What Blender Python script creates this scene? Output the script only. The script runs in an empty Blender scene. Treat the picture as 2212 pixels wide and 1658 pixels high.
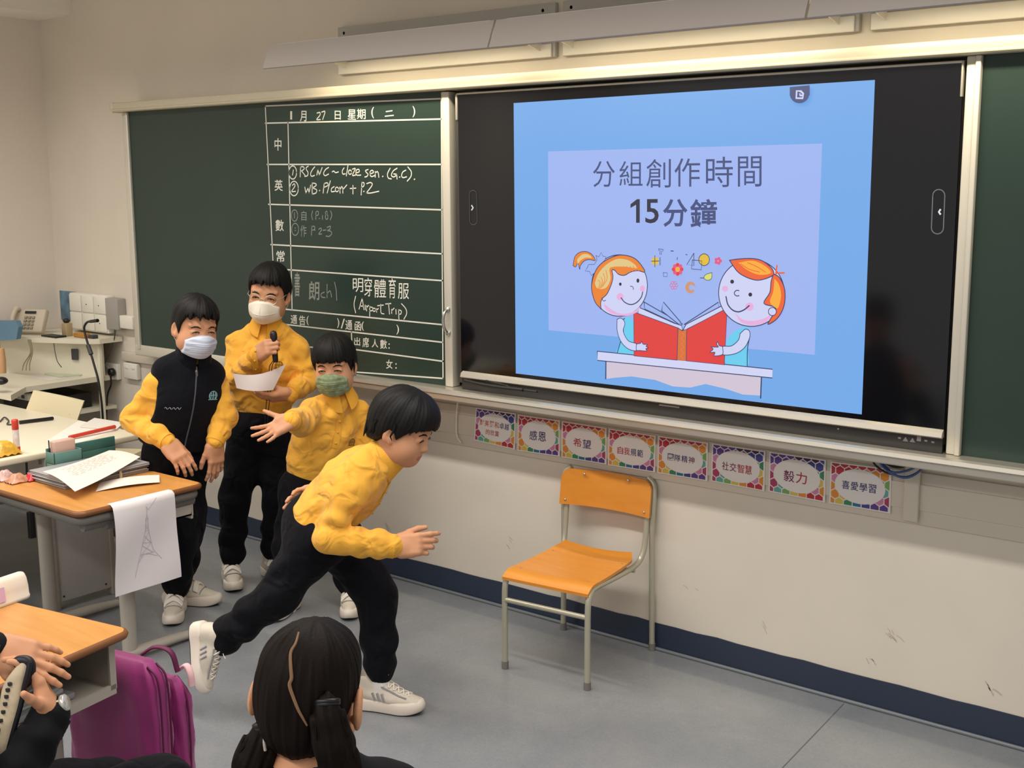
import bpy, bmesh, math, random
import numpy as np
from mathutils import Vector, Matrix

SC = bpy.context.scene
COL = SC.collection
PI = math.pi

# ---------------------------------------------------------------- camera, world, lights, exposure
CAM = np.array([2.630, -3.399, 1.595])
CR = np.array([[0.7794620883, 0.6264199847, -0.0060708807],      # right
               [0.0994594970, -0.1333150685, -0.9860704341],     # down
               [-0.6185035661, 0.7680007131, -0.1662174583]])    # forward
FPX = 2623.6
cam_data = bpy.data.cameras.new('camera')
cam_data.sensor_width = 36.0
cam_data.lens = FPX / 2212 * 36.0
cam_data.clip_start = 0.05
cam = bpy.data.objects.new('camera', cam_data)
COL.objects.link(cam)
cam.matrix_world = Matrix(((CR[0][0], -CR[1][0], -CR[2][0], CAM[0]),
                           (CR[0][1], -CR[1][1], -CR[2][1], CAM[1]),
                           (CR[0][2], -CR[1][2], -CR[2][2], CAM[2]),
                           (0, 0, 0, 1)))
SC.camera = cam

SC.view_settings.view_transform = 'Standard'
SC.view_settings.look = 'None'
SC.view_settings.exposure = 0.0
SC.view_settings.gamma = 1.0
SC.view_settings.use_curve_mapping = False
SC.cycles.use_denoising = True
SC.cycles.max_bounces = 8

world = bpy.data.worlds.new('classroom_air')
SC.world = world
world.use_nodes = True
world.node_tree.nodes['Background'].inputs[0].default_value = (1.0, 0.96, 0.92, 1)
world.node_tree.nodes['Background'].inputs[1].default_value = 0.54

def area_light(name, loc, target, size, size_y, power, color, spread=PI):
    d = bpy.data.lights.new(name, 'AREA')
    d.shape = 'RECTANGLE'; d.size = size; d.size_y = size_y
    d.energy = power; d.color = color; d.spread = spread
    o = bpy.data.objects.new(name, d); COL.objects.link(o)
    o.location = loc
    z = (Vector(loc) - Vector(target)).normalized()
    x = Vector((1, 0, 0)); y = z.cross(x).normalized(); x = y.cross(z)
    o.rotation_euler = Matrix((x, y, z)).transposed().to_euler()
    return o

WARM = (1.0, 0.95, 0.89)
# the two rows of ceiling tubes, running along the room's width
area_light('ceiling_tubes_front', (-0.2, -1.40, 2.52), (-0.2, -1.40, 0), 5.6, 0.10, 68, WARM, 2.6)
area_light('ceiling_tubes_back', (-0.2, -3.90, 2.52), (-0.2, -3.90, 0), 5.6, 0.30, 90, WARM, 2.7)

# ---------------------------------------------------------------- pixel of the 2212x1658 photograph -> point on a plane of the room
def ray(u, v):
    return CR.T @ np.array([(u - 1106) / FPX, (v - 829) / FPX, 1.0])
def onY(u, v, y=0.0):
    d = ray(u, v); return CAM + d * ((y - CAM[1]) / d[1])
def onZ(u, v, z=0.0):
    d = ray(u, v); return CAM + d * ((z - CAM[2]) / d[2])
def onX(u, v, x=0.0):
    d = ray(u, v); return CAM + d * ((x - CAM[0]) / d[0])
NH = np.array([CR[2][0], CR[2][1], 0.0]); NH /= np.linalg.norm(NH)
RH = np.array([NH[1], -NH[0], 0.0])
def onV(u, v, F, off=0.0):
    """point of the upright plane through floor point F that faces the room's back, OFF metres in front of it"""
    d = ray(u, v); base = np.array([F[0], F[1], 0.0]) - off * NH
    return CAM + d * (((base - CAM) @ NH) / (d @ NH))
# ---------------------------------------------------------------- materials
def lin(c):
    c = c / 255.0
    return c / 12.92 if c <= 0.04045 else ((c + 0.055) / 1.055) ** 2.4
def rgb(r, g, b):
    return (lin(r), lin(g), lin(b), 1.0)
MATS = {}
def mat(name, color, rough=0.6, metal=0.0, spec=0.5, emit=0.0, bump=0.0, bscale=200.0, vary=0.0, vscale=8.0,
        sheen=0.0, stretch=None, sss=0.0, coat=0.0, folds=0.0):
    if name in MATS: return MATS[name]
    m = bpy.data.materials.new(name); m.use_nodes = True
    nt = m.node_tree; b = nt.nodes['Principled BSDF']
    b.inputs['Base Color'].default_value = color
    b.inputs['Roughness'].default_value = rough
    b.inputs['Metallic'].default_value = metal
    b.inputs['Specular IOR Level'].default_value = spec
    if coat: b.inputs['Coat Weight'].default_value = coat; b.inputs['Coat Roughness'].default_value = 0.15
    if sheen: b.inputs['Sheen Weight'].default_value = sheen
    if sss:
        b.inputs['Subsurface Weight'].default_value = sss
        b.inputs['Subsurface Radius'].default_value = (0.01, 0.004, 0.002)
    if emit:
        b.inputs['Emission Color'].default_value = color; b.inputs['Emission Strength'].default_value = emit
        b.inputs['Base Color'].default_value = (0.01, 0.01, 0.01, 1)
    if bump or vary or folds:
        tc = nt.nodes.new('ShaderNodeTexCoord'); mp = nt.nodes.new('ShaderNodeMapping')
        nt.links.new(tc.outputs['Object'], mp.inputs[0])
        if stretch: mp.inputs['Scale'].default_value = stretch
    if bump:
        n = nt.nodes.new('ShaderNodeTexNoise'); n.inputs['Scale'].default_value = bscale; n.inputs['Detail'].default_value = 3
        nt.links.new(mp.outputs[0], n.inputs['Vector'])
        bp = nt.nodes.new('ShaderNodeBump'); bp.inputs['Strength'].default_value = bump; bp.inputs['Distance'].default_value = 0.004
        nt.links.new(n.outputs[0], bp.inputs['Height']); nt.links.new(bp.outputs[0], b.inputs['Normal'])
    if folds:
        n = nt.nodes.new('ShaderNodeTexNoise'); n.inputs['Scale'].default_value = 15; n.inputs['Detail'].default_value = 2.2; n.inputs['Distortion'].default_value = 1.1; n.inputs['Roughness'].default_value = 0.3
        nt.links.new(mp.outputs[0], n.inputs['Vector'])
        b2 = nt.nodes.new('ShaderNodeBump'); b2.inputs['Strength'].default_value = folds; b2.inputs['Distance'].default_value = 0.03
        nt.links.new(n.outputs[0], b2.inputs['Height'])
        if bump: nt.links.new(b2.outputs[0], bp.inputs['Normal'])
        else: nt.links.new(b2.outputs[0], b.inputs['Normal'])
    if vary:
        n = nt.nodes.new('ShaderNodeTexNoise'); n.inputs['Scale'].default_value = vscale; n.inputs['Detail'].default_value = 5
        nt.links.new(mp.outputs[0], n.inputs['Vector'])
        rp = nt.nodes.new('ShaderNodeValToRGB')
        rp.color_ramp.elements[0].position = 0.35; rp.color_ramp.elements[1].position = 0.65
        rp.color_ramp.elements[0].color = tuple(c * (1 - vary) for c in color[:3]) + (1,)
        rp.color_ramp.elements[1].color = tuple(min(1, c * (1 + vary)) for c in color[:3]) + (1,)
        nt.links.new(n.outputs[0], rp.inputs[0]); nt.links.new(rp.outputs[0], b.inputs['Base Color'])
    MATS[name] = m
    return m
def wood_mat(name, c0, c1, rough=0.35, scale=3.0):
    if name in MATS: return MATS[name]
    m = bpy.data.materials.new(name); m.use_nodes = True
    nt = m.node_tree; b = nt.nodes['Principled BSDF']; b.inputs['Roughness'].default_value = rough
    tc = nt.nodes.new('ShaderNodeTexCoord'); mp = nt.nodes.new('ShaderNodeMapping')
    mp.inputs['Scale'].default_value = (2, 16, 8)
    n = nt.nodes.new('ShaderNodeTexNoise'); n.inputs['Scale'].default_value = scale; n.inputs['Detail'].default_value = 6
    rp = nt.nodes.new('ShaderNodeValToRGB')
    rp.color_ramp.elements[0].position = 0.3; rp.color_ramp.elements[1].position = 0.7
    rp.color_ramp.elements[0].color = c0; rp.color_ramp.elements[1].color = c1
    nt.links.new(tc.outputs['Object'], mp.inputs[0]); nt.links.new(mp.outputs[0], n.inputs['Vector'])
    nt.links.new(n.outputs[0], rp.inputs[0]); nt.links.new(rp.outputs[0], b.inputs['Base Color'])
    MATS[name] = m
    return m

# ---------------------------------------------------------------- objects
def tag(o, label=None, cat=None, group=None, kind=None):
    if label: o['label'] = label
    if cat: o['category'] = cat
    if group: o['group'] = group
    if kind: o['kind'] = kind
    return o
ORIGIN = {}
def thing(name, loc, label, cat, group=None):
    o = bpy.data.objects.new(name, None); COL.objects.link(o)
    o.location = tuple(float(x) for x in loc); o.empty_display_size = 0.1
    ORIGIN[o.name] = np.array(loc, float)
    return tag(o, label, cat, group)
def link_mesh(name, V, F, mats, mi=None, parent=None, smooth=None, origin=None):
    V = np.asarray(V, float).reshape(-1, 3)
    if parent is not None: org = ORIGIN[parent.name]
    elif origin is not None: org = np.array(origin, float)
    else:
        lo, hi = V.min(0), V.max(0); org = np.array([(lo[0] + hi[0]) / 2, (lo[1] + hi[1]) / 2, lo[2]])
    me = bpy.data.meshes.new(name)
    me.from_pydata((V - org).tolist(), [], F)
    for m in (mats if isinstance(mats, (list, tuple)) else [mats]): me.materials.append(m)
    if mi is not None: me.polygons.foreach_set('material_index', np.asarray(mi, np.int32))
    if smooth is True: me.polygons.foreach_set('use_smooth', np.ones(len(F), bool))
    elif smooth is not None: me.polygons.foreach_set('use_smooth', np.asarray(smooth, bool))
    me.update()
    o = bpy.data.objects.new(name, me); COL.objects.link(o)
    if parent is not None: o.parent = parent
    else: o.location = tuple(org)
    ORIGIN[o.name] = org
    return o

class MB:
    """collects shapes in room coordinates and links them as ONE mesh object"""
    def __init__(self): self.v = []; self.f = []; self.m = []; self.s = []
    def add(self, V, F, mi=0, smooth=False):
        n = len(self.v)
        self.v += [tuple(map(float, p)) for p in V]
        for f in F: self.f.append(tuple(i + n for i in f)); self.m.append(mi); self.s.append(smooth)
        return self
    def box(self, lo, hi, mi=0, bev=0.0, M=None, seg=2):
        lo = np.array(lo, float); hi = np.array(hi, float)
        if bev:
            bm = bmesh.new(); bmesh.ops.create_cube(bm, size=1.0)
            for v in bm.verts: v.co = Vector([lo[i] + (v.co[i] + .5) * (hi[i] - lo[i]) for i in range(3)])
            bmesh.ops.bevel(bm, geom=bm.edges[:], offset=bev, segments=seg, affect='EDGES', profile=0.5)
            bm.verts.index_update()
            V = [np.array(v.co) for v in bm.verts]; F = [[v.index for v in f.verts] for f in bm.faces]; bm.free()
        else:
            V = [np.array([x, y, z]) for x in (lo[0], hi[0]) for y in (lo[1], hi[1]) for z in (lo[2], hi[2])]
            F = [(0, 1, 3, 2), (4, 6, 7, 5), (0, 4, 5, 1), (2, 3, 7, 6), (0, 2, 6, 4), (1, 5, 7, 3)]
        if M is not None: V = [M[0] + M[1] @ p for p in V]
        return self.add(V, F, mi, bool(bev))
    def tube(self, P, r, n=10, mi=0, closed=False, caps=True, flat=1.0, flatdir=None):
        P = [np.array(p, float) for p in P]; k = len(P)
        R = [r] * k if np.isscalar(r) else list(r)
        T = []
        for i in range(k):
            a = P[(i - 1) % k] if (closed or i > 0) else P[i]; b = P[(i + 1) % k] if (closed or i < k - 1) else P[i]
            t = b - a; T.append(t / (np.linalg.norm(t) + 1e-12))
        up = np.array([0, 0, 1.0]) if abs(T[0][2]) < 0.9 else np.array([1.0, 0, 0])
        if flatdir is not None: up = np.array(flatdir, float)
        V = []; u = None
        for i in range(k):
            if u is None or flatdir is not None: u = up - T[i] * (up @ T[i])
            else: u = u - T[i] * (u @ T[i])
            u = u / (np.linalg.norm(u) + 1e-12); w = np.cross(T[i], u)
            for j in range(n):
                a = 2 * PI * j / n
                V.append(P[i] + R[i] * (flat * math.cos(a) * u + math.sin(a) * w))
        F = []
        for i in range(k if closed else k - 1):
            for j in range(n):
                a = i * n + j; b = i * n + (j + 1) % n; c = ((i + 1) % k) * n + (j + 1) % n; d = ((i + 1) % k) * n + j
                F.append((a, b, c, d))
        self.add(V, F, mi, True)
        if caps and not closed:
            self.add(V[:n], [tuple(range(n))[::-1]], mi); self.add(V[-n:], [tuple(range(n))], mi)
        return self
    def lathe(self, prof, org, n=20, mi=0, ax=None):
        """PROF: (radius, height) pairs; AX: 3x3 columns (x, y, axis)"""
        A = np.eye(3) if ax is None else np.asarray(ax)
        V = []; F = []; k = len(prof)
        for r, h in prof:
            for j in range(n):
                a = 2 * PI * j / n
                V.append(np.array(org) + A @ np.array([r * math.cos(a), r * math.sin(a), h]))
        for i in range(k - 1):
            for j in range(n):
                F.append((i * n + j, i * n + (j + 1) % n, (i + 1) * n + (j + 1) % n, (i + 1) * n + j))
        self.add(V, F, mi, True)
        if prof[0][0] > 1e-6: self.add(V[:n], [tuple(range(n))[::-1]], mi)
        if prof[-1][0] > 1e-6: self.add(V[-n:], [tuple(range(n))], mi)
        return self
    def prism(self, poly, depth, mi=0):
        """POLY: 3-D points in one plane; DEPTH: vector"""
        P = [np.array(p, float) for p in poly]; d = np.array(depth, float); n = len(P)
        self.add(P + [p + d for p in P], [tuple(range(n)), tuple(range(2 * n - 1, n - 1, -1))] +
                 [(i, i + n, (i + 1) % n + n, (i + 1) % n) for i in range(n)], mi)
        return self
    def poly(self, pts, mi=0):
        return self.add(pts, [tuple(range(len(pts)))], mi)
    def ball(self, c, r, mi=0, n=14, m=8):
        c = np.array(c, float); r = np.array([r] * 3 if np.isscalar(r) else r, float)
        prof = [(math.sin(PI * i / m), -math.cos(PI * i / m)) for i in range(m + 1)]
        V = []; F = []
        for s, h in prof:
            for j in range(n): V.append(c + r * np.array([s * math.cos(2 * PI * j / n), s * math.sin(2 * PI * j / n), h]))
        for i in range(m):
            for j in range(n): F.append((i * n + j, i * n + (j + 1) % n, (i + 1) * n + (j + 1) % n, (i + 1) * n + j))
        return self.add(V, F, mi, True)
    def grid(self, fn, nu, nv, mi=0, thick=None):
        """sheet fn(s, t) -> point, with THICK (vector or None)"""
        V = [np.array(fn(i / nu, j / nv), float) for i in range(nu + 1) for j in range(nv + 1)]
        F = [(i * (nv + 1) + j, (i + 1) * (nv + 1) + j, (i + 1) * (nv + 1) + j + 1, i * (nv + 1) + j + 1) for i in range(nu) for j in range(nv)]
        self.add(V, F, mi, True)
        if thick is not None:
            W = [p + np.array(thick) for p in V]
            self.add(W, [f[::-1] for f in F], mi, True)
            n = len(V); ring = [i * (nv + 1) for i in range(nu + 1)] + [nu * (nv + 1) + j for j in range(1, nv + 1)] + \
                [i * (nv + 1) + nv for i in range(nu - 1, -1, -1)] + [j for j in range(nv - 1, 0, -1)]
            self.add(V + W, [(a, ring[(k + 1) % len(ring)], ring[(k + 1) % len(ring)] + n, a + n) for k, a in enumerate(ring)], mi)
        return self
    def build(self, name, mats, parent=None, origin=None):
        return link_mesh(name, self.v, self.f, mats, self.m, parent, self.s, origin)

# ---------------------------------------------------------------- lettering
_GLYPH = {}
def glyphs(s, bold=0.0):
    """outline of a short text, as vertices in the unit box and faces"""
    if (s, bold) in _GLYPH: return _GLYPH[(s, bold)]
    c = bpy.data.curves.new('lettering', 'FONT'); c.body = s; c.size = 1.0; c.offset = bold; c.resolution_u = 3
    o = bpy.data.objects.new('lettering', c); COL.objects.link(o)
    bpy.context.view_layer.update()
    ev = o.evaluated_get(bpy.context.evaluated_depsgraph_get()); me = ev.to_mesh()
    V = np.array([tuple(v.co) for v in me.vertices]).reshape(-1, 3); F = [tuple(p.vertices) for p in me.polygons]
    ev.to_mesh_clear()
    bpy.data.objects.remove(o); bpy.data.curves.remove(c)
    lo, hi = V.min(0), V.max(0)
    V = (V - lo) / np.maximum(hi - lo, 1e-6)
    _GLYPH[(s, bold)] = (V, F)
    return V, F
def text_in(mb, s, A, B, Cc, mi=0, bold=0.0):
    """fit text S to the parallelogram A (bottom left), B (bottom right), Cc (top left)"""
    V, F = glyphs(s, bold)
    A, B, Cc = map(np.array, (A, B, Cc))
    mb.add([A + (B - A) * p[0] + (Cc - A) * p[1] for p in V], F, mi)
def stroke(mb, P, w, nrm, mi=0):
    """a flat pen stroke of width W along points P, facing NRM"""
    P = [np.array(p, float) for p in P]; nrm = np.array(nrm, float); V = []; k = len(P)
    for i in range(k):
        t = P[min(i + 1, k - 1)] - P[max(i - 1, 0)]; t = t / (np.linalg.norm(t) + 1e-12)
        s = np.cross(nrm, t)
        if i == 0: c = P[i] - t * w * .4
        elif i == k - 1: c = P[i] + t * w * .4
        else: c = P[i]
        V += [c - s * w / 2, c + s * w / 2]
    mb.add(V, [(2 * i, 2 * i + 2, 2 * i + 3, 2 * i + 1) for i in range(k - 1)], mi)
def smooth_pts(P, n=6):
    """Catmull-Rom through P"""
    P = [np.array(p, float) for p in P]
    if len(P) < 3: return P
    Q = [2 * P[0] - P[1]] + P + [2 * P[-1] - P[-2]]; out = []
    for i in range(1, len(Q) - 2):
        a, b, c, d = Q[i - 1], Q[i], Q[i + 1], Q[i + 2]
        for k in range(n):
            t = k / n
            out.append(0.5 * (2 * b + (c - a) * t + (2 * a - 5 * b + 4 * c - d) * t * t + (3 * b - a - 3 * c + d) * t ** 3))
    out.append(P[-1])
    return out
def ell(cx, cy, rx, ry, n=20, a0=0, a1=360):
    full = abs(a1 - a0) >= 360
    k = n if full else n + 1
    return [(cx + rx * math.cos(math.radians(a0 + (a1 - a0) * i / n)), cy + ry * math.sin(math.radians(a0 + (a1 - a0) * i / n))) for i in range(k)]
# ================================================================ the room
M_WALL = mat('wall_paint', rgb(219, 210, 196), rough=0.7, bump=0.05, bscale=60, vary=0.025, vscale=3)
M_WALL2 = mat('side_wall_paint', rgb(226, 217, 206), rough=0.7)
M_CEIL = mat('ceiling_paint', rgb(235, 230, 220), rough=0.8)
M_BASE = mat('navy_skirting_paint', rgb(44, 54, 74), rough=0.35)
M_ALU = mat('anodised_aluminium', rgb(205, 200, 188), rough=0.34, metal=0.75)
M_ALUW = mat('satin_aluminium', rgb(214, 209, 196), rough=0.42, metal=0.35)
M_STEEL = mat('steel', rgb(190, 190, 188), rough=0.28, metal=0.9)
M_BLACK = mat('black_plastic', rgb(20, 20, 22), rough=0.4)
M_DKGREY = mat('dark_grey_plastic', rgb(60, 60, 62), rough=0.5)
M_WHITE = mat('white_plastic', rgb(232, 228, 216), rough=0.45)
M_GREYBOX = mat('grey_enamel', rgb(180, 178, 172), rough=0.45)
M_PAPER = mat('white_paper', rgb(224, 217, 208), rough=0.8)

def structure(name, mb, m):
    return tag(mb.build(name, m), kind='structure')

def floor_mat():
    m = bpy.data.materials.new('grey_vinyl_floor'); m.use_nodes = True
    nt = m.node_tree; b = nt.nodes['Principled BSDF']
    tc = nt.nodes.new('ShaderNodeTexCoord')
    n = nt.nodes.new('ShaderNodeTexNoise'); n.inputs['Scale'].default_value = 2.2; n.inputs['Detail'].default_value = 8; n.inputs['Roughness'].default_value = 0.62
    n2 = nt.nodes.new('ShaderNodeTexNoise'); n2.inputs['Scale'].default_value = 160; n2.inputs['Detail'].default_value = 2
    mx = nt.nodes.new('ShaderNodeMath'); mx.operation = 'MULTIPLY_ADD'; mx.inputs[1].default_value = 0.35
    rp = nt.nodes.new('ShaderNodeValToRGB')
    rp.color_ramp.elements[0].position = 0.45; rp.color_ramp.elements[1].position = 0.95
    rp.color_ramp.elements[0].color = rgb(118, 123, 129); rp.color_ramp.elements[1].color = rgb(146, 148, 150)
    nt.links.new(tc.outputs['Object'], n.inputs['Vector']); nt.links.new(tc.outputs['Object'], n2.inputs['Vector'])
    nt.links.new(n2.outputs[0], mx.inputs[0]); nt.links.new(n.outputs[0], mx.inputs[2])
    nt.links.new(mx.outputs[0], rp.inputs[0]); nt.links.new(rp.outputs[0], b.inputs['Base Color'])
    b.inputs['Roughness'].default_value = 0.24; b.inputs['Specular IOR Level'].default_value = 0.35
    return m

structure('floor', MB().box((-3.2, -5.6, -0.06), (4.2, 0.1, 0)), floor_mat())
structure('wall_front', MB().box((-3.3, 0, 0), (4.2, 0.12, 2.7)), M_WALL)
structure('wall_left', MB().box((-3.25, -5.6, 0), (-3.11, 0, 2.7)), M_WALL2)
structure('ceiling', MB().box((-3.3, -5.6, 2.7), (4.2, 0.12, 2.8)), M_CEIL)
structure('trim_1', MB().box((-3.11, -5.6, 2.385), (-2.82, 0, 2.7)), M_CEIL)
mb = MB()
# the painted skirting with its worn upper edge
zs = 0.0945
P = [(-2.9 + 7.0 * i / 90, zs + 0.0025 * math.sin(i * 2.3) * math.sin(i * .7)) for i in range(91)]
mb.prism([(-2.9, -0.004, 0.0)] + [(4.1, -0.004, 0.0)] + [(x, -0.004, z) for x, z in P[::-1]], (0, 0.0045, 0))
structure('baseboard_front', mb, M_BASE)
structure('trim_2', MB().box((-2.9, -0.016, 0), (4.1, -0.004, 0.011), bev=0.004), mat('grey_floor_edging', rgb(118, 124, 128), rough=0.35))
# welded seam in the vinyl
a, b_ = onZ(1822, 1520), onZ(1690, 1658); d = (b_ - a); b_ = a + d * 2.2
mb = MB(); s = np.array([0.0016, 0.0016, 0])
mb.add([a - s + [0, 0, .0006], a + s + [0, 0, .0006], b_ + s + [0, 0, .0006], b_ - s + [0, 0, .0006]], [(0, 1, 2, 3)])
structure('trim_3', mb, mat('seam_grey', rgb(92, 94, 98), rough=0.6))
# scuffs left on the paint by chairs and shoes
mb = MB(); rnd = random.Random(4)
for (u, v, n, L) in [(1925, 1365, 6, .03), (1100, 1168, 3, .02), (840, 1130, 3, .05), (2140, 1480, 4, .03), (1490, 1268, 2, .02), (1885, 1430, 3, .02), (1660, 1350, 2, .03)]:
    for k in range(n):
        p = onY(u + rnd.uniform(-14, 14), v + rnd.uniform(-10, 10), -0.0008); a_ = rnd.uniform(-1.2, -.4)
        q = p + np.array([math.cos(a_), 0, math.sin(a_)]) * L * rnd.uniform(.4, 1)
        stroke(mb, [p, (p + q) / 2 + [0, 0, .002], q], rnd.uniform(.0015, .004), (0, -1, 0))
tag(structure('trim_4', mb, mat('scuff_grey', rgb(192, 180, 166), rough=0.8)), None)

# ================================================================ sliding board set
YB = -0.1134
def B(u, v, y=YB): return onY(u, v, y)
M_GREEN = mat('green_chalkboard', rgb(38, 56, 49), rough=0.36, spec=0.4, vary=0.06, vscale=2.5)
M_CHALK = mat('chalk_white', rgb(225, 225, 215), rough=0.9)
M_CHALKD = mat('faint_chalk', rgb(138, 144, 136), rough=0.9)
M_PAINTW = mat('white_paint_line', rgb(215, 215, 205), rough=0.6)

t = thing('chalkboard', (-1.27, YB, 0.84), 'large green chalkboard with the ruled homework timetable, behind the boys', 'chalkboard')
mb = MB(); mb.box((-2.235, YB, 0.846), (-0.31, YB + 0.03, 1.903)); mb.build('writing_surface', M_GREEN, t)
mb = MB(); mb.box((-2.275, YB - 0.004, 0.80), (-2.232, -0.001, 1.903), bev=.004)
mb.box((-2.245, YB - 0.012, 0.825), (-2.226, YB + .004, 1.902), bev=.004)
mb.build('frame_stile', M_ALUW, t)
mb = MB(); mb.box((-2.275, YB - 0.006, 0.795), (-1.205, -0.001, 0.845), bev=.004); mb.build('bottom_rail', M_ALUW, t)
mb = MB(); mb.box((-0.322, YB - 0.012, 0.846), (-0.285, YB + 0.03, 1.9), bev=.004); mb.build('sliding_stile', M_ALUW, t)
h = MB(); h.tube(smooth_pts([B(968, 668, YB - .012), B(960, 676, YB - .035), B(957, 694, YB - .04), B(961, 712, YB - .035), B(969, 719, YB - .012)]), .0055)
h.ball(B(968, 668, YB - .012), .011); h.ball(B(969, 719, YB - .012), .011); h.build('pull_handle', M_STEEL, t)
# the ruled grid
YL = YB - 0.0008
g = MB()
def gl(p, q, w=.0055): stroke(g, [B(*p, YL), B(*q, YL)], w, (0, -1, 0))
for p, q in [((573, 229), (953, 213)), ((573, 266), (953, 257)), ((577, 355), (953, 355)), ((580, 441), (954, 453)), ((585, 528), (955, 548)),
             ((590, 580), (956, 606)), ((600, 666), (956, 701)), ((605, 699), (956, 739)), ((612, 745), (693, 751)), ((770, 755), (957, 780)),
             ((600, 791), (957, 817)), ((573, 229), (601, 791)), ((953, 213), (957, 817)), ((622, 264), (631, 668)), ((759, 717), (760, 737))]: gl(p, q)
g.build('ruled_grid', M_PAINTW, t)
# printed and chalked characters
WR = {k: MB() for k in ('date_lettering', 'subject_lettering', 'notice_lettering', 'attendance_lettering', 'english_homework_writing', 'maths_homework_writing', 'reading_homework_writing', 'reminder_writing')}
ch = WR['english_homework_writing']; dm = WR['maths_homework_writing']; rd = WR['reading_homework_writing']; rm = WR['reminder_writing']
def put(mb, s, u0, v0, u1, v1, bold=0.01):
    A_, B_, C_ = B(u0, v1, YL), B(u1, v1 + (u1 - u0) * .03, YL), B(u0, v0, YL)
    text_in(mb, s, A_, B_, C_, 0, bold)
for s, *q in [('月', 648, 239, 662, 262), ('日', 723, 239, 736, 258), ('星', 751, 236, 769, 258), ('期', 771, 235, 790, 257), ('(', 802, 231, 808, 255), (')', 891, 229, 897, 253),
              ('中', 593, 298, 608, 325), ('英', 593, 388, 611, 412), ('數', 595, 474, 613, 499), ('常', 597, 541, 615, 565),
              ('通', 628, 680, 642, 699), ('告', 646, 681, 660, 702), ('(', 662, 682, 667, 702), (')', 728, 687, 733, 708), ('/', 736, 688, 745, 709),
              ('通', 746, 691, 761, 712), ('函', 766, 694, 780, 714), ('(', 781, 694, 786, 714), (')', 856, 701, 862, 722),
              ('出', 765, 728, 778, 746), ('席', 783, 728, 797, 750), ('人', 803, 732, 817, 750), ('數', 821, 733, 836, 753), (':', 839, 741, 842, 753),
              ('女', 834, 776, 848, 796), (':', 854, 784, 857, 796)]: put(WR['date_lettering' if q[1] < 260 else 'subject_lettering' if q[0] < 620 else 'notice_lettering' if q[1] < 720 else 'attendance_lettering'], s, *q, bold=0.012)
def hand(mb, sc, u0, v0, strokes, w=.0042):
    for s in strokes:
        pts = [B(u0 + x / sc, v0 + y / sc, YL) for x, y in s]
        if len(pts) == 1: pts = [pts[0], pts[0] + np.array([.003, 0, .001])]
        stroke(mb, smooth_pts(pts, 5) if len(pts) > 2 else pts, w, (0, -1, 0))
def C(cx, cy, rx, ry, a0=0, a1=360):
    e = ell(cx, cy, rx, ry, 16, a0, a1); return e + [e[0]] if a1 - a0 >= 360 else e
H = lambda s, mb=ch, w=.0042: hand(mb, 7.373, 620, 350, s, w)
H([C(92, 165, 60, 105), [(100, 125), (88, 205)],
   [(215, 75), (210, 235)], [(215, 78), (255, 72), (275, 100), (250, 130), (217, 145)], [(235, 145), (290, 215)],
   [(338, 65), (305, 90), (312, 125), (335, 165), (325, 215), (282, 228)], [(442, 75), (405, 120), (375, 185), (392, 225), (438, 212)],
   [(475, 205), (492, 120)], [(492, 120), (515, 205)], [(515, 205), (560, 88)], [(662, 85), (612, 120), (582, 180), (608, 215), (662, 190)],
   [(720, 155), (745, 143), (775, 168), (818, 155)],
   [(908, 92), (880, 140), (890, 190), (928, 185)], [(972, 48), (945, 218)], C(1003, 160, 24, 34), [(1042, 112), (1088, 105), (1042, 208), (1092, 206)],
   [(1100, 172), (1150, 152), (1142, 115), (1106, 128), (1096, 180), (1118, 208), (1175, 206)],
   [(1292, 118), (1250, 135), (1265, 165), (1290, 192), (1272, 228), (1238, 236)], [(1322, 188), (1376, 165), (1360, 130), (1325, 150), (1325, 208), (1350, 230), (1392, 214)],
   [(1405, 150), (1405, 238)], [(1406, 178), (1435, 150), (1455, 180), (1462, 242)], [(1520, 230)],
   [(1642, 98), (1602, 180), (1612, 250), (1662, 268)], [(1752, 98), (1692, 140), (1662, 208), (1700, 236), (1748, 198), (1700, 188)], [(1748, 198), (1752, 268)], [(1788, 240)],
   [(1892, 128), (1842, 160), (1826, 220), (1850, 246), (1904, 234)], [(1925, 78), (1978, 150), (1972, 230), (1915, 302)], [(2025, 275)],
   C(112, 420, 68, 115), [(85, 370), (115, 345), (125, 385), (75, 465), (135, 465)],
   [(285, 400), (300, 495)], [(300, 495), (335, 408)], [(335, 408), (350, 492)], [(350, 492), (376, 368)],
   [(400, 330), (400, 512)], [(400, 335), (450, 340), (465, 370), (405, 412)], [(405, 412), (470, 440), (460, 490), (400, 510)], [(515, 455)],
   [(592, 340), (575, 492)], [(592, 340), (642, 330), (652, 370), (588, 402)], [(690, 298), (640, 490)], [(752, 390), (710, 420), (710, 470), (762, 464)], C(795, 435, 25, 36),
   [(838, 400), (845, 492)], [(842, 440), (872, 388)], [(885, 400), (890, 492)], [(888, 440), (952, 364)], [(1005, 420), (1096, 414)], [(1050, 372), (1050, 505)],
   [(1192, 330), (1180, 522)], [(1190, 326), (1226, 330), (1222, 380), (1185, 402)], [(1220, 468)], [(1270, 342), (1330, 325), (1356, 365), (1265, 490)], [(1265, 490), (1330, 492), (1462, 464)]])
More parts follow.
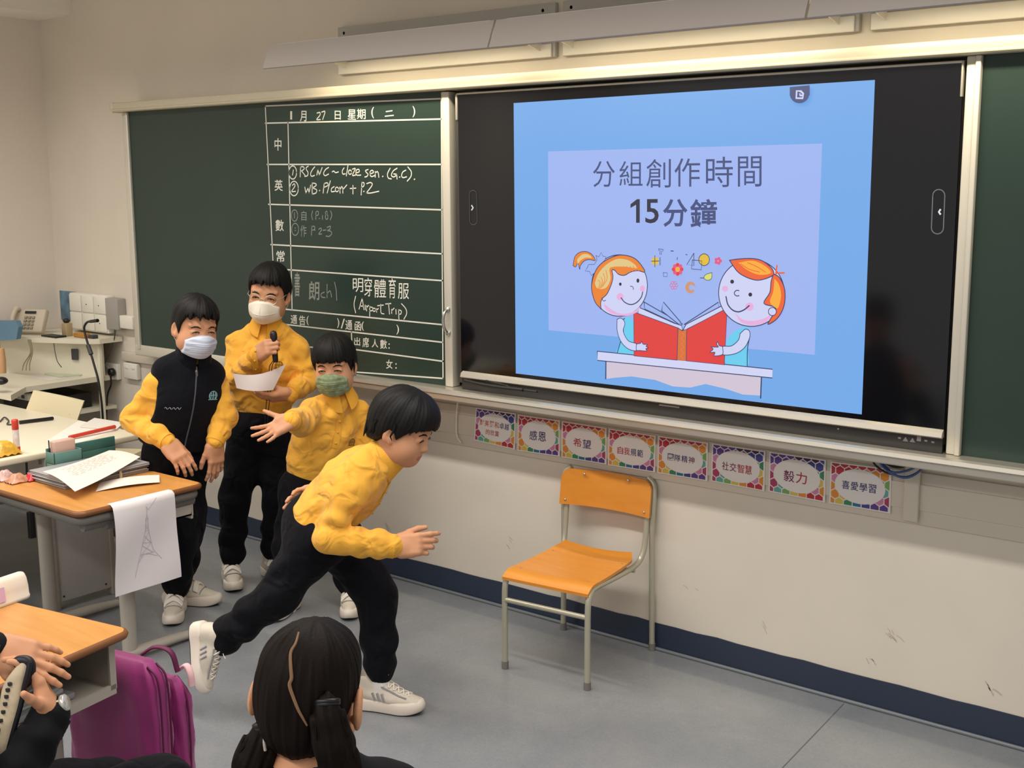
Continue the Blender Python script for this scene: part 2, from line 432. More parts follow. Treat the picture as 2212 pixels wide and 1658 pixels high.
H([C(120, 850, 50, 90), [(118, 805), (118, 890)], [(408, 778), (393, 850), (408, 918)], [(460, 790), (460, 912)], [(460, 790), (496, 785), (496, 840), (460, 850)], [(512, 898)],
   [(565, 850), (565, 912)], C(628, 808, 15, 26), C(632, 872, 20, 38), [(694, 778), (715, 840), (690, 918)],
   C(130, 1070, 55, 95), [(128, 1050)], [(128, 1090)], [(395, 1020), (390, 1162)], [(395, 1022), (440, 1025), (436, 1070), (395, 1086)], [(440, 1085)],
   [(505, 1070), (540, 1050), (546, 1085), (505, 1146), (552, 1142)], [(575, 1086), (620, 1080)], [(640, 1040), (690, 1020), (680, 1070), (642, 1090), (695, 1100), (712, 1140), (670, 1182), (622, 1176)]], dm, .0036)
put(dm, '自', 651, 455, 662, 476, .0); put(dm, '作', 649, 486, 662, 511, .0)
put(WR['date_lettering'], '1', 627, 240, 631, 258, .0)
hand(WR['date_lettering'], 1, 0, 0, [[(685, 244), (691, 243), (691, 249), (684, 258), (692, 258)], [(695, 242), (702, 241), (697, 258)], [(834, 241), (847, 239)], [(832, 251), (850, 249)]], .0042)
put(rd, '書', 636, 588, 648, 640, .012); put(rd, '朗', 667, 607, 690, 648, .012)
K = lambda s, mb=rd, w=.0040: hand(mb, 7.373, 600, 580, s, w)
K([[(742, 375), (692, 400), (700, 450), (752, 460)], [(786, 250), (785, 462)], [(785, 400), (830, 352), (848, 400), (856, 452)], [(905, 218), (930, 340), (940, 502)]])
for s, x0, y0, x1, y1 in [('明', 1195, 150, 1360, 370), ('穿', 1378, 140, 1500, 440), ('體', 1535, 170, 1725, 460), ('育', 1765, 150, 1880, 470), ('服', 1915, 230, 2090, 480)]:
    put(rm, s, 600 + x0 / 7.373, 580 + y0 / 7.373, 600 + x1 / 7.373, 580 + y1 / 7.373, 0.0)
K([[(1240, 440), (1215, 570), (1240, 702)], [(1295, 642), (1345, 470)], [(1345, 470), (1372, 652)], [(1305, 592), (1370, 600)], [(1392, 580), (1395, 652)], [(1415, 590), (1415, 672)], [(1415, 625), (1446, 584)],
   [(1465, 600), (1465, 756)], [(1465, 610), (1510, 622), (1505, 665), (1465, 672)], C(1535, 655, 20, 26), [(1572, 640), (1575, 692)], [(1573, 662), (1602, 634)], [(1640, 570), (1645, 700), (1692, 720)], [(1590, 590), (1682, 580)],
   [(1718, 562), (1802, 555)], [(1765, 560), (1780, 722)], [(1812, 650), (1815, 712)], [(1813, 672), (1852, 630)], [(1882, 650), (1885, 722)], [(1925, 650), (1930, 812)], [(1925, 656), (1966, 672), (1960, 720), (1930, 726)],
   [(1972, 558), (2040, 640), (2052, 720), (2010, 802)]], rm, .0040)
for k, m_ in WR.items(): m_.build(k, M_PAINTW if 'lettering' in k else M_CHALKD if k[0] in 'm' or k.startswith('reading') else M_CHALK, t)

t = thing('chalkboard', (2.6, YB, 0.84), 'plain green chalkboard cut off at the right edge of the picture', 'chalkboard')
MB().box((1.545, YB, 0.846), (3.6, YB + .03, 1.903)).build('writing_surface', M_GREEN, t)
mb = MB(); mb.box((1.516, YB - .012, .846), (1.552, YB + .03, 1.903), bev=.004); mb.box((1.541, YB - .02, .846), (1.556, YB, 1.903), bev=.003); mb.build('sliding_stile', M_ALUW, t)

# top rail and the long tray that carry the boards
mb = MB(); z1, z0 = 1.944, 1.904
mb.box((-2.30, -0.155, z0), (3.7, 0, z1), bev=.003); mb.box((-2.30, -0.159, z0 + .003), (3.7, -0.153, z0 + .012), bev=.002); mb.box((-2.31, -0.157, z0 - .003), (-2.285, 0, z1 + .002), bev=.003)
r = mb.build('board_rail', mat('cream_aluminium', rgb(206, 198, 176), rough=.42, metal=.25)); tag(r, 'long aluminium rail along the top of the boards', 'rail')
mb = MB(); z = 0.8455
mb.prism([(-1.2, p, z + q) for p, q in [(-.03, 0), (-.178, 0), (-.190, .005), (-.202, .001), (-.205, -.010), (-.200, -.015), (-.200, -.031), (-.190, -.036), (-.05, -.040), (-.0005, -.040)]], (4.9, 0, 0))
r = mb.build('chalk_tray', M_ALU); tag(r, 'long aluminium tray running along the bottom of the boards', 'tray')

# ================================================================ interactive display
t = thing('interactive_display', (.63, YB, .86), 'wall display showing a blue slide with Chinese text and two cartoon children', 'screen')
M_GLASS = mat('black_screen_glass', rgb(14, 14, 18), rough=0.09, spec=0.5)
M_SILV = mat('silver_bezel', rgb(196, 190, 178), rough=0.35, metal=0.5)
y = YB - .006
MB().box((-.262, y, .865), (1.508, -.02, 1.894), bev=.006).build('housing', mat('dark_housing', rgb(52, 50, 50), rough=.4), t)
MB().box((-.244, y - .003, .908), (1.508, y + .004, 1.886)).build('screen_glass', M_GLASS, t)
mb = MB(); mb.box((-.255, y - .006, 1.886), (1.508, y + .01, 1.893), bev=.002); mb.box((-.255, y - .006, 1.80), (-.246, y + .01, 1.893), bev=.002); mb.box((1.503, y - .006, 1.80), (1.509, y + .01, 1.893), bev=.002)
mb.build('top_bezel', M_SILV, t)
mb = MB(); mb.prism([(-.236, y - .004, .912), (-.236, y - .016, .905), (-.236, y - .020, .892), (-.236, y - .014, .888), (-.236, y, .888)], (1.744, 0, 0)); mb.build('bottom_bezel', M_SILV, t)
yc = y - .010
mb = MB(); mb.box((-.235, yc, .846), (1.508, y, .890)); cb = mb.build('control_bar', mat('control_bar_black', rgb(38, 36, 36), rough=.3), t)
mb = MB()
for u_, v_ in [(1811, 926)]: mb.ball(B(u_, v_, yc), .003)
for u_, v_, k in [(1943, 946, 0), (1956, 949, 1), (1971, 951, 1), (1985, 948, 2), (2000, 952, 0), (2015, 955, 0)]:
    p = B(u_, v_, yc - .0008)
    if k == 1: mb.poly([p + [-.008, 0, -.005], p + [.008, 0, -.005], p + [0, 0, .008]])
    elif k == 2: mb.poly([p + [-.006, 0, -.006], p + [.006, 0, -.006], p + [.006, 0, .008], p + [-.006, 0, .008]])
    else: mb.poly([p + [-.004, 0, -.002], p + [.004, 0, -.002], p + [.004, 0, .003], p + [-.004, 0, .003]])
mb.box(tuple(B(1424, 874, yc) + [0, -.0008, -.002]), tuple(B(1424, 874, yc) + [.075, 0, .003]))
mb.build('control_icons', mat('icon_grey', rgb(120, 112, 112), rough=.5), cb)

# the slide: flat artwork shown by the screen
def E(name, r_, g_, b__, k=1.0): return mat('slide_' + name, rgb(r_, g_, b__), emit=k)
SM = [E('sky', 110, 166, 230), E('panel', 155, 178, 238), E('ink', 44, 56, 104), E('skin', 204, 208, 242), E('blush', 228, 172, 218), E('hair_orange', 232, 128, 40), E('hair_tan', 222, 196, 132),
      E('hair_red', 236, 96, 44), E('hair_gold', 246, 170, 52), E('red', 222, 58, 56), E('spine', 214, 110, 50), E('teal', 104, 202, 236), E('desk', 206, 210, 242), E('desk_front', 206, 194, 212),
      E('yellow', 224, 186, 56), E('pink', 226, 84, 130), E('leaf', 212, 218, 110), E('brown', 206, 146, 110), E('text', 58, 72, 122), E('dark', 30, 34, 58)]
SKY, PAN, INK, SKN, BLU, ORA, TAN, RED2, GOL, RED, SPI, TEA, DSK, DKF, YEL, PNK, LEA, BRO, TXT, DRK = range(20)
sl = MB(); depth = [0]
y0 = y - .0035
def lay(): depth[0] += 1; return y0 - depth[0] * .00006
def SP(pts, mi, z=True):
    yy = lay(); sl.poly([B(1200 + x / 3.95, 500 + v_ / 3.95, yy) for x, v_ in pts], mi)
def SC_(pts, mi): SP([tuple(p) for p in smooth_pts([(x, v_, 0) for x, v_ in list(pts) + [pts[0]]], 5)] and [tuple(p[:2]) for p in smooth_pts([(x, v_, 0) for x, v_ in list(pts) + [pts[0]]], 5)][:-1], mi)
def SL(pts, w=5, mi=INK, sm=True):
    yy = lay(); P_ = [B(1200 + x / 3.95, 500 + v_ / 3.95, yy) for x, v_ in pts]
    stroke(sl, smooth_pts(P_, 5) if sm and len(P_) > 2 else P_, w * .00058, (0, -1, 0), mi)
def OUT(pts, mi, w=5):
    SC_(pts, mi); SL(list(pts) + [pts[0]], w)
def FLAT(pts, mi, w=5):
    SP(pts, mi)
    if w: SL(list(pts) + [pts[0]], w, INK, False)
yy = lay(); sl.poly([B(*p, yy) for p in [(1109.5, 222.5), (1114.2, 806.2), (1861.5, 894.7), (1890, 172.5)]], SKY)
yy = lay(); sl.poly([B(*p, yy) for p in [(1184, 327), (1185, 713), (1760, 766), (1776, 310)]], PAN)
yy = lay()
for s, q, m_, bd in [('分', (1281, 348, 1328, 404), TXT, 0), ('組', (1338, 348, 1388, 401), TXT, 0), ('創', (1396, 344, 1449, 405), TXT, 0), ('作', (1457, 342, 1512, 403), TXT, 0), ('時', (1525, 339, 1583, 404), TXT, 0), ('間', (1594, 338, 1645, 403), TXT, 0),
                     ('5', (1394, 430, 1423, 482), DRK, .012), ('分', (1432, 430, 1485, 490), TXT, .018), ('鐘', (1491, 430, 1549, 491), TXT, .018)]:
    text_in(sl, s, B(q[0], q[3], yy), B(q[2], q[3], yy), B(q[0], q[1], yy), m_, bd)
sl.poly([B(*p, yy) for p in [(1374, 481), (1382, 481), (1382, 430), (1376, 430), (1362, 441), (1362, 449), (1374, 442)]], DRK)
# bodies behind the desk
SC_([(570, 745), (640, 735), (690, 850), (695, 1060), (525, 1040), (550, 960), (580, 860)], TEA); SL([(590, 740), (560, 770), (580, 850), (552, 950), (525, 1040)], 5)
SC_([(1560, 830), (1640, 812), (1655, 880), (1640, 1000), (1636, 1150), (1455, 1130), (1455, 960), (1495, 880)], TEA); SL([(1645, 860), (1655, 900), (1638, 1000), (1636, 1150)], 5)
FLAT([(435, 1100), (1752, 1238), (1748, 1398), (1600, 1390), (1450, 1340), (1280, 1300), (1150, 1330), (1000, 1320), (850, 1265), (650, 1235), (520, 1245), (436, 1255)], DKF, 0)
SL([(430, 1100), (428, 1255)], 7, INK, False); SL([(1757, 1240), (1750, 1420)], 7, INK, False)
FLAT([(357, 1020), (357, 1098), (1850, 1248), (1852, 1174)], DSK, 5)
# pages and book
FLAT([(755, 600), (760, 660), (1060, 800), (1085, 790)], PAN); FLAT([(905, 675), (920, 600), (1070, 775), (1050, 790)], PAN); FLAT([(1100, 790), (1390, 602), (1395, 650), (1120, 800)], PAN)
FLAT([(705, 642), (705, 700), (1045, 830), (1085, 842), (1075, 800), (1010, 780)], SKN); FLAT([(1085, 842), (1115, 790), (1440, 622), (1445, 665), (1120, 835)], SKN)
FLAT([(668, 685), (670, 1060), (1037, 1096), (1045, 822)], RED, 4); FLAT([(1120, 832), (1115, 1102), (1440, 1136), (1465, 655)], RED, 4); FLAT([(1045, 822), (1037, 1096), (1115, 1102), (1120, 832), (1082, 846)], SPI, 4)
SL([(1082, 865), (1100, 885), (1072, 910), (1098, 935), (1070, 960), (1096, 985), (1068, 1010), (1094, 1035), (1070, 1060), (1085, 1085)], 4, ORA, False)
# the girl of the clip art
OUT(ell(546, 460, 238, 262, 32), SKN)
SC_([(410, 600), (470, 660), (560, 700), (660, 686), (720, 640), (690, 690), (600, 718), (500, 706), (430, 665)], BLU)
SC_([(405, 610), (470, 655), (560, 680), (650, 668), (720, 628), (640, 650), (540, 655), (450, 620)], SKN)
OUT([(150, 290), (165, 215), (205, 178), (260, 170), (310, 195), (338, 245), (290, 238), (245, 250), (212, 290), (206, 322), (192, 268), (172, 300)], ORA, 4)
SC_([(185, 235), (230, 195), (280, 195), (310, 225), (260, 222), (215, 245), (190, 275)], TAN)
FLAT([(345, 205), (370, 215), (390, 178), (405, 210), (432, 215), (420, 245), (372, 290), (348, 340), (305, 375), (290, 340), (252, 335), (270, 310), (283, 280), (330, 280), (355, 240)], PAN, 3)
OUT([(388, 660), (338, 600), (309, 500), (314, 420), (350, 320), (420, 250), (520, 205), (600, 203), (680, 232), (740, 298), (760, 345), (700, 332), (640, 345), (590, 372), (540, 365), (505, 330), (482, 330), (490, 385), (476, 450), (440, 530), (400, 570), (386, 605)], ORA)
SC_([(335, 440), (365, 360), (430, 285), (520, 235), (600, 238), (660, 268), (700, 312), (600, 300), (500, 300), (460, 320), (470, 400), (440, 470), (395, 490), (352, 480)], TAN)
for k in range(9): SL([(500 + k * 27, 300 - k * 1), (520 + k * 27, 330), (530 + k * 26, 352 - k * 2)], 4, ORA)
for k in range(4): SL([(430 - k * 22, 330 + k * 28), (440 - k * 20, 400 + k * 12), (400 - k * 14, 470 + k * 12)], 4, ORA)
SC_(ell(553, 448, 11, 14, 10), DRK); SC_(ell(703, 418, 12, 18, 10), DRK); SC_(ell(552, 555, 30, 30, 14), BLU); SC_(ell(742, 485, 22, 26, 14), BLU)
SL([(638, 466), (655, 468), (664, 482), (662, 494)], 4); SL([(560, 565), (590, 602), (640, 622), (690, 606), (730, 562), (744, 515)], 6); SL([(428, 585), (412, 592), (400, 580), (395, 565)], 4)
OUT([(525, 748), (560, 738), (592, 780), (578, 850), (620, 930), (690, 958), (692, 1015), (620, 1000), (560, 940), (527, 850)], SKN, 4)
OUT([(690, 958), (725, 952), (735, 935), (748, 960), (785, 962), (772, 978), (792, 990), (770, 1000), (778, 1018), (720, 1014), (690, 1010)], SKN, 4)
# the boy of the clip art
OUT(ell(1672, 522, 280, 286, 34), SKN)
SC_([(1530, 690), (1600, 750), (1700, 760), (1800, 730), (1850, 690), (1800, 770), (1680, 800), (1580, 770)], BLU)
SC_([(1525, 690), (1600, 735), (1700, 742), (1800, 712), (1840, 680), (1700, 690), (1600, 680)], SKN)
OUT([(1860, 360), (1910, 392), (1952, 480), (1957, 590), (1932, 680), (1880, 752), (1812, 790), (1850, 720), (1880, 670), (1860, 640), (1778, 610), (1828, 520), (1840, 425)], RED2)
SC_([(1868, 400), (1905, 450), (1925, 540), (1905, 640), (1880, 650), (1830, 600), (1858, 510)], GOL)
OUT([(1485, 245), (1560, 234), (1680, 230), (1765, 250), (1842, 310), (1862, 362), (1828, 388), (1760, 410), (1700, 412), (1620, 385), (1550, 338)], RED2)
SC_([(1560, 265), (1680, 248), (1780, 288), (1838, 352), (1740, 368), (1640, 330)], GOL)
SL([(1580, 275), (1650, 320), (1740, 345)], 4, RED2); SL([(1640, 265), (1720, 300), (1790, 345)], 4, RED2)
SL([(1880, 360), (1890, 290)], 8, RED2, False); SL([(1885, 355), (1950, 352)], 8, RED2, False)
SC_(ell(1507, 427, 16, 17, 12), DRK); SC_(ell(1662, 537, 16, 17, 12), DRK); SC_(ell(1447, 487, 25, 25, 14), BLU); SC_(ell(1655, 640, 35, 35, 16), BLU)
SL(ell(1552, 525, 26, 24, 12, 60, 300), 5); SL([(1455, 555), (1470, 620), (1510, 668), (1560, 684), (1610, 666), (1652, 632)], 7)
OUT(ell(1850, 682, 34, 34, 14), SKN, 4)
OUT([(1575, 870), (1620, 832), (1655, 850), (1656, 905), (1612, 990), (1530, 1042), (1425, 1048), (1425, 982), (1500, 975), (1560, 925)], SKN, 4)
OUT([(1425, 978), (1398, 972), (1382, 938), (1376, 962), (1388, 984), (1328, 984), (1345, 1002), (1318, 1030), (1360, 1030), (1352, 1058), (1392, 1058), (1428, 1042)], SKN, 4)
# doodles floating over the book
for k in range(8): SC_(ell(1042 + 34 * math.cos(k * PI / 4), 322 + 38 * math.sin(k * PI / 4), 16, 17, 8), PNK if k % 2 else RED)
SC_(ell(1042, 322, 20, 20, 10), GOL); SC_(ell(850, 252, 32, 34, 12), YEL); SL([(848, 205), (848, 300)], 4, INK, False); SL([(818, 252), (884, 250)], 4, INK, False); SL([(892, 220), (892, 285)], 4, INK, False)
OUT(ell(1268, 240, 45, 50, 18), YEL, 4); SL([(1168, 242), (1160, 318), (1244, 326), (1248, 250), (1168, 242)], 4, INK, False); SL([(1180, 185), (1120, 282), (1180, 290), (1180, 185)], 4, INK, False)
for k in range(5): SC_(ell(1387 + 20 * math.cos(k * 1.257), 250 + 20 * math.sin(k * 1.257), 14, 14, 8), PNK)
OUT([(1335, 350), (1330, 400), (1295, 415), (1265, 395), (1285, 365)], LEA, 3); SL([(1235, 395), (1268, 396)], 4, INK, False)
FLAT([(1195, 470)] + ell(1152, 476, 45, 50, 18, -40, -320) + ell(1160, 476, 22, 24, 12, -320, -40), BRO, 0)
for k in range(6): SL(ell(1010 + 22 * math.cos(k * 1.047), 458 + 24 * math.sin(k * 1.047), 12, 12, 8), 3, PNK)
SL([(880, 148), (922, 152), (918, 165), (905, 165), (902, 195), (890, 195), (892, 162), (880, 160), (880, 148)], 3, INK, False); SL([(985, 165), (1005, 166)], 5, INK, False); SL([(1040, 220), (1038, 240)], 4, INK, False)
SL([(920, 350), (955, 352), (952, 385), (920, 382), (920, 350)], 3, INK, False); SL([(1112, 195), (1124, 198)], 4, INK, False)
# dark tab at the slide's top edge
yy = lay(); e = [B(1706, 188, yy), B(1706, 206, yy)] + [B(1727 + 21 * math.cos(a), 203 + 20 * math.sin(a), yy) for a in np.linspace(PI * .95, .05 * PI, 10)] + [B(1749, 206, yy), B(1749, 184, yy)]
sl.poly(e, TXT)
yy = lay(); stroke(sl, [B(*p, yy) for p in [(1729, 197), (1721, 196), (1720, 212), (1734, 212), (1735, 202), (1730, 197)]], .0058, (0, -1, 0), SKN); stroke(sl, [B(1728, 203, yy), B(1728, 206, yy), B(1734, 206, yy)], .005, (0, -1, 0), SKN)
sl.build('slide', SM, t)
# pull-out tool tabs at both sides of the picture
for nm, (cu, cv, hu, hv, dr), m_ in [('tool_tab', (2028, 457, 13, 48, -1), mat('tab_line', rgb(112, 114, 124), emit=.8)), ('tool_tab', (1022, 448, 8, 37, 1), mat('tab_line_dim', rgb(70, 72, 76), emit=.7))]:
    mb = MB(); yy = y0 - .001
    P_ = [B(cu + hu * math.cos(a), cv - (hv - hu) + hu * math.sin(a), yy) for a in np.linspace(PI, 2 * PI, 9)] + [B(cu - (3 if dr < 0 else -1) + hu * math.cos(a), cv + (hv - hu) + hu * math.sin(a), yy) for a in np.linspace(0, PI, 9)]
    stroke(mb, P_ + [P_[0]], .003, (0, -1, 0)); stroke(mb, [B(cu - dr * 3, cv - 4, yy), B(cu, cv + .5, yy), B(cu - dr * 3, cv + 5, yy)], .005, (0, -1, 0), 1)
    mb.build(nm, [m_, mat('tab_arrow', rgb(225, 228, 235), emit=1.0)], t)

# remote controls and cables lying in the tray at the left end of the display
mb = MB(); mb.tube(smooth_pts([B(1003, 822, -.15), B(1040, 830, -.165), B(1080, 836, -.17), B(1130, 842, -.175)]), .006, mi=0); mb.tube(smooth_pts([B(1050, 822, -.14), B(1090, 832, -.16), B(1105, 838, -.17), B(1160, 846, -.175)]), .004)
tag(mb.build('cable', M_BLACK), 'black cable lying in the tray under the display, left end', 'cable')
# ================================================================ lamps over the board
M_HOOD = mat('grey_lamp_hood', rgb(176, 168, 162), rough=.5); M_TUBE = mat('lamp_tube', (1.0, .86, .62, 1), emit=0.5)
hood_x = [(-.965, .112), (.120, 1.182), (1.19, 2.26)]
lab = ['left-hand grey board lamp, over the middle of the chalkboard and the display', 'middle grey board lamp, over the centre of the display', 'right-hand grey board lamp, cut off by the top of the picture']
for (xa, xb), lb in zip(hood_x, lab):
    t = thing('board_lamp', ((xa + xb) / 2, 0, 2.0), lb, 'lamp', 'board lamps in a row')
    mb = MB(); mb.box((xa + .015, -.02, 2.0), (xb - .008, 0, 2.178), bev=.003)
    for x in (xa + .05, xb - .06): mb.lathe([(.006, 0), (.006, .003)], (x, -.02, 2.155), 10, 1, np.array([[1, 0, 0], [0, 0, -1], [0, 1, 0.]]).T)
    mb.build('back_plate', [M_GREYBOX, M_BLACK], t)
    mb = MB(); A_ = [(-.335, 2.090), (-.350, 2.088), (-.387, 2.002), (-.382, 1.999), (-.345, 2.078), (-.335, 2.082)]
    mb.prism([(xa, p[0], p[1]) for p in A_], (xb - xa, 0, 0)); hd = mb.build('reflector', M_HOOD, t)
    mb = MB(); mb.box((xa + .03, -.335, 2.0875), (xb - .03, -.02, 2.0915)); mb.build('canopy', mat('white_enamel', rgb(235, 230, 220), rough=.4), t)
    mb = MB()
    for x in (xa + .06, xb - .07):
        mb.prism([(x, -.02, 2.02), (x, -.30, 2.088), (x, -.02, 2.088)], (.006, 0, 0))
    mb.box((xa + .02, -.028, 2.0), (xb - .02, -.02, 2.045), bev=.003)
    mb.build('bracket', mat('white_enamel', rgb(235, 230, 220)), t)
    mb = MB(); mb.tube([(xa + .06, -.25, 2.068), (xb - .06, -.25, 2.068)], .013); mb.build('fluorescent_tube', M_TUBE, t)
    area_light('board_lamp_light', ((xa + xb) / 2, -.33, 2.06), ((xa + xb) / 2, -.14, 1.75), xb - xa - .1, .03, 3.1, (1.0, .87, .62), 2.1)

# ================================================================ trunking, cards and cables under the tray
M_TRUNK = mat('trunking_plastic', rgb(214, 204, 188), rough=.5)
mb = MB(); mb.box((-.62, -.010, .60), (3.6, -.0005, .755), bev=.002); mb.box((-.62, -.014, .643), (3.6, -.009, .721), bev=.002); mb.build('cable_trunking', M_TRUNK)
tag(bpy.data.objects['cable_trunking'], 'pale plastic cable trunking along the wall under the tray', 'trunking')
a, b_ = onY(1952, 1040, -.03), onY(1984, 1130, -.03)
mb = MB(); mb.box((a[0], -.028, b_[2]), (b_[0] - .005, -.014, .80), bev=.003); tag(mb.build('cable_conduit', M_TRUNK), 'short upright cable conduit below the right end of the display', 'conduit')
mb = MB(); mb.tube(smooth_pts([onY(992, 862, -.04), onY(988, 872, -.03), onY(986, 905, -.022), onY(987, 940, -.022), onY(996, 956, -.03)]), .0028)
tag(mb.build('cable', M_WHITE), 'thin white cable hanging below the tray, left of the cards', 'cable')
mb = MB(); a = onY(949, 905, -.014); mb.box((a[0] - .035, -.03, a[2] - .045), (a[0], -.010, a[2] + .045), bev=.004); mb.box((a[0] - .028, -.032, a[2] - .03), (a[0] - .008, -.029, a[2] + .03), bev=.001)
tag(mb.build('wall_socket', M_WHITE), 'white wall socket on the trunking behind the running boy', 'socket')
# coil of network cable
for nm, pts, m_, lb in [('cable', [(1878, 980), (1890, 1003), (1910, 1018), (1925, 1024)], M_BLACK, 'thin black cable drooping under the tray beside the blue cable loops'),
                        ('cable', [(1898, 984), (1915, 1000), (1938, 1008), (1960, 1004), (1974, 994)], M_BLACK, 'thick black cable loop inside the blue loops under the tray')]:
    mb = MB(); mb.tube(smooth_pts([onY(u, v, -.07) for u, v in pts]), .0045 if 'thick' in lb else .003); tag(mb.build(nm, m_), lb, 'cable')
mb = MB()
for off, pts in enumerate([[(1898, 990), (1905, 1002), (1925, 1022), (1955, 1030), (1982, 1020), (2003, 998)], [(1903, 991), (1912, 1006), (1935, 1026), (1960, 1031), (1985, 1018), (2000, 996)], [(1896, 990), (1910, 1010), (1930, 1020), (1960, 1016), (1985, 1004), (1998, 996)]]):
    mb.tube(smooth_pts([onY(u, v, -.075 - .008 * off) for u, v in pts]), .0034)
tag(mb.build('network_cable', mat('blue_cable', rgb(52, 84, 140), rough=.4)), 'blue network cable looped under the tray at the right', 'cable')

HUES = [(184, 44, 56), (206, 82, 48), (222, 140, 50), (214, 190, 80), (120, 168, 90), (60, 134, 96), (96, 168, 160), (30, 112, 150), (62, 66, 140), (92, 60, 140), (64, 26, 72), (206, 130, 170), (230, 170, 180), (170, 60, 100)]
HM = [mat('card_tint_%d' % i, rgb(*h), rough=.6) for i, h in enumerate(HUES)]
CARD_MATS = [mat('card_white', rgb(232, 226, 222), rough=.6)] + HM + [mat('card_ink_red', rgb(176, 50, 66)), mat('card_ink_navy', rgb(62, 54, 108)), mat('card_ink_plum', rgb(128, 44, 92)), mat('card_ink_orange', rgb(196, 92, 60))]
IR, IN_, IP, IO = 15, 16, 17, 18
def clip_rect(P, x0, x1, y0_, y1):
    def cut(P, f, g):
        out = []
        for i in range(len(P)):
            a, b = P[i], P[(i + 1) % len(P)]
            fa, fb = f(a), f(b)
            if fa >= 0: out.append(a)
            if fa * fb < 0: t_ = fa / (fa - fb); out.append((a[0] + (b[0] - a[0]) * t_, a[1] + (b[1] - a[1]) * t_))
        return out
    for f in (lambda p: p[0] - x0, lambda p: x1 - p[0], lambda p: p[1] - y0_, lambda p: y1 - p[1]):
        P = cut(P, f, None)
        if len(P) < 3: return []
    return P
cards = [((1028, 880), (1024, 950), (1114, 893), (1112, 971), 1, [('對美麗和卓越', .12, .50, .86, .68, [IO, IO, IO, IO, IN_, IN_]), ('的欣賞', .28, .26, .62, .42, [IO, IR, IR])], 'card with two lines of small red Chinese text, first from the left'),
         ((1119, 895), (1118, 973), (1209, 908), (1209, 986), 0, [('感恩', .28, .36, .70, .62, [IN_, IN_])], 'card reading 感恩 in dark letters, second from the left'),
         ((1214, 909), (1213, 987), (1310, 924), (1310, 1003), 0, [('希望', .26, .36, .68, .60, [IR, IN_])], 'card reading 希望, red then dark, above the chair back'),
         ((1315, 925), (1313, 1004), (1416, 941), (1415, 1020), 0, [('自我規範', .20, .36, .76, .56, [IR, IR, IN_, IN_])], 'card reading 自我規範 above the right side of the chair back'),
         ((1422, 941), (1420, 1021), (1529, 956), (1528, 1039), 0, [('團隊精神', .20, .40, .76, .58, [IN_, IN_, IN_, IP])], 'card reading 團隊精神 in dark letters, right of the chair'),
         ((1538, 957), (1536, 1039), (1653, 974), (1651, 1061), 1, [('社交智慧', .20, .36, .78, .58, [IP, IP, IR, IR])], 'card reading 社交智慧, third from the right'),
         ((1662, 975), (1660, 1061), (1784, 993), (1782, 1085), 1, [('毅力', .26, .34, .70, .62, [IP, IR])], 'card reading 毅力 in large red letters, second from the right'),
         ((1794, 996), (1791, 1086), (1926, 1013), (1923, 1109), 0, [('喜愛學習', .20, .40, .78, .60, [IN_, IN_, IN_, IN_])], 'card reading 喜愛學習 below the blue cable loops, last at the right')]
for tl, bl, tr, br, kind, texts, lb in cards:
    yc_ = -.0165
    P00, P10, P01, P11 = onY(*bl, yc_), onY(*br, yc_), onY(*tl, yc_), onY(*tr, yc_)
    zt = np.array([0, -1, 0.])
    def Q(s, t_, d=0.0): return P00 * (1 - s) * (1 - t_) + P10 * s * (1 - t_) + P01 * (1 - s) * t_ + P11 * s * t_ + zt * d
    t = thing('card', Q(.5, 0), 'hexagon-bordered white ' + lb, 'card', 'hexagon-bordered cards in a row under the display')
    mb = MB(); mb.prism([Q(0, 0), Q(1, 0), Q(1, 1), Q(0, 1)], (0, .002, 0), 0)
    hw = .146; hh = .25; rnd = random.Random(kind)
    for row in range(-1, 6):
        for c in range(-1, 8):
            cx_, cy_ = .02 + c * hw + (row % 2) * hw / 2, .06 + row * hh * .75
            r_ = .88
            P_ = [(cx_ + hw / 2 * r_ * sx, cy_ + hh / 2 * r_ * sy) for sx, sy in [(0, 1), (-1, .5), (-1, -.5), (0, -1), (1, -.5), (1, .5)]]
            P_ = clip_rect(P_, .025, .975, .03, .97)
            if len(P_) < 3: continue
            ex, ey = (cx_ - .5) / .5, (cy_ - .5) / .5
            if ex * ex / .62 + ey * ey / .60 < .55: continue
            a_ = (math.atan2(ey, ex) / (2 * PI)) % 1.0
            if kind: a_ = (a_ + .5) % 1
            # colours run round the oval, red at the upper left
            seq = [11, 13, 6, 4, 3, 2, 0, 0, 11, 2, 3, 5, 7, 8, 10, 9] if True else []
            idx = seq[int(((a_ * 16) + (c + row) * .35) % 16)]
            mb.poly([Q(p[0], p[1], .0006) for p in P_], 1 + idx)
    mb.poly([Q(.5 +   .415 * math.cos(a_), .5 + .40 * math.sin(a_), .0011) for a_ in np.linspace(0, 2 * PI, 33)[:-1]], 0)
    cd = mb.build('hexagon_sheet', CARD_MATS, t)
    mb = MB()
    for s, x0, y0_, x1, y1, cols in texts:
        n = len(s); w = (x1 - x0) / n
        for k, c in enumerate(s): text_in(mb, c, Q(x0 + w * (k + .05), y0_, .0016), Q(x0 + w * (k + .92), y0_, .0016), Q(x0 + w * (k + .05), y1, .0016), cols[k], .008)
    mb.build('lettering', CARD_MATS, t)
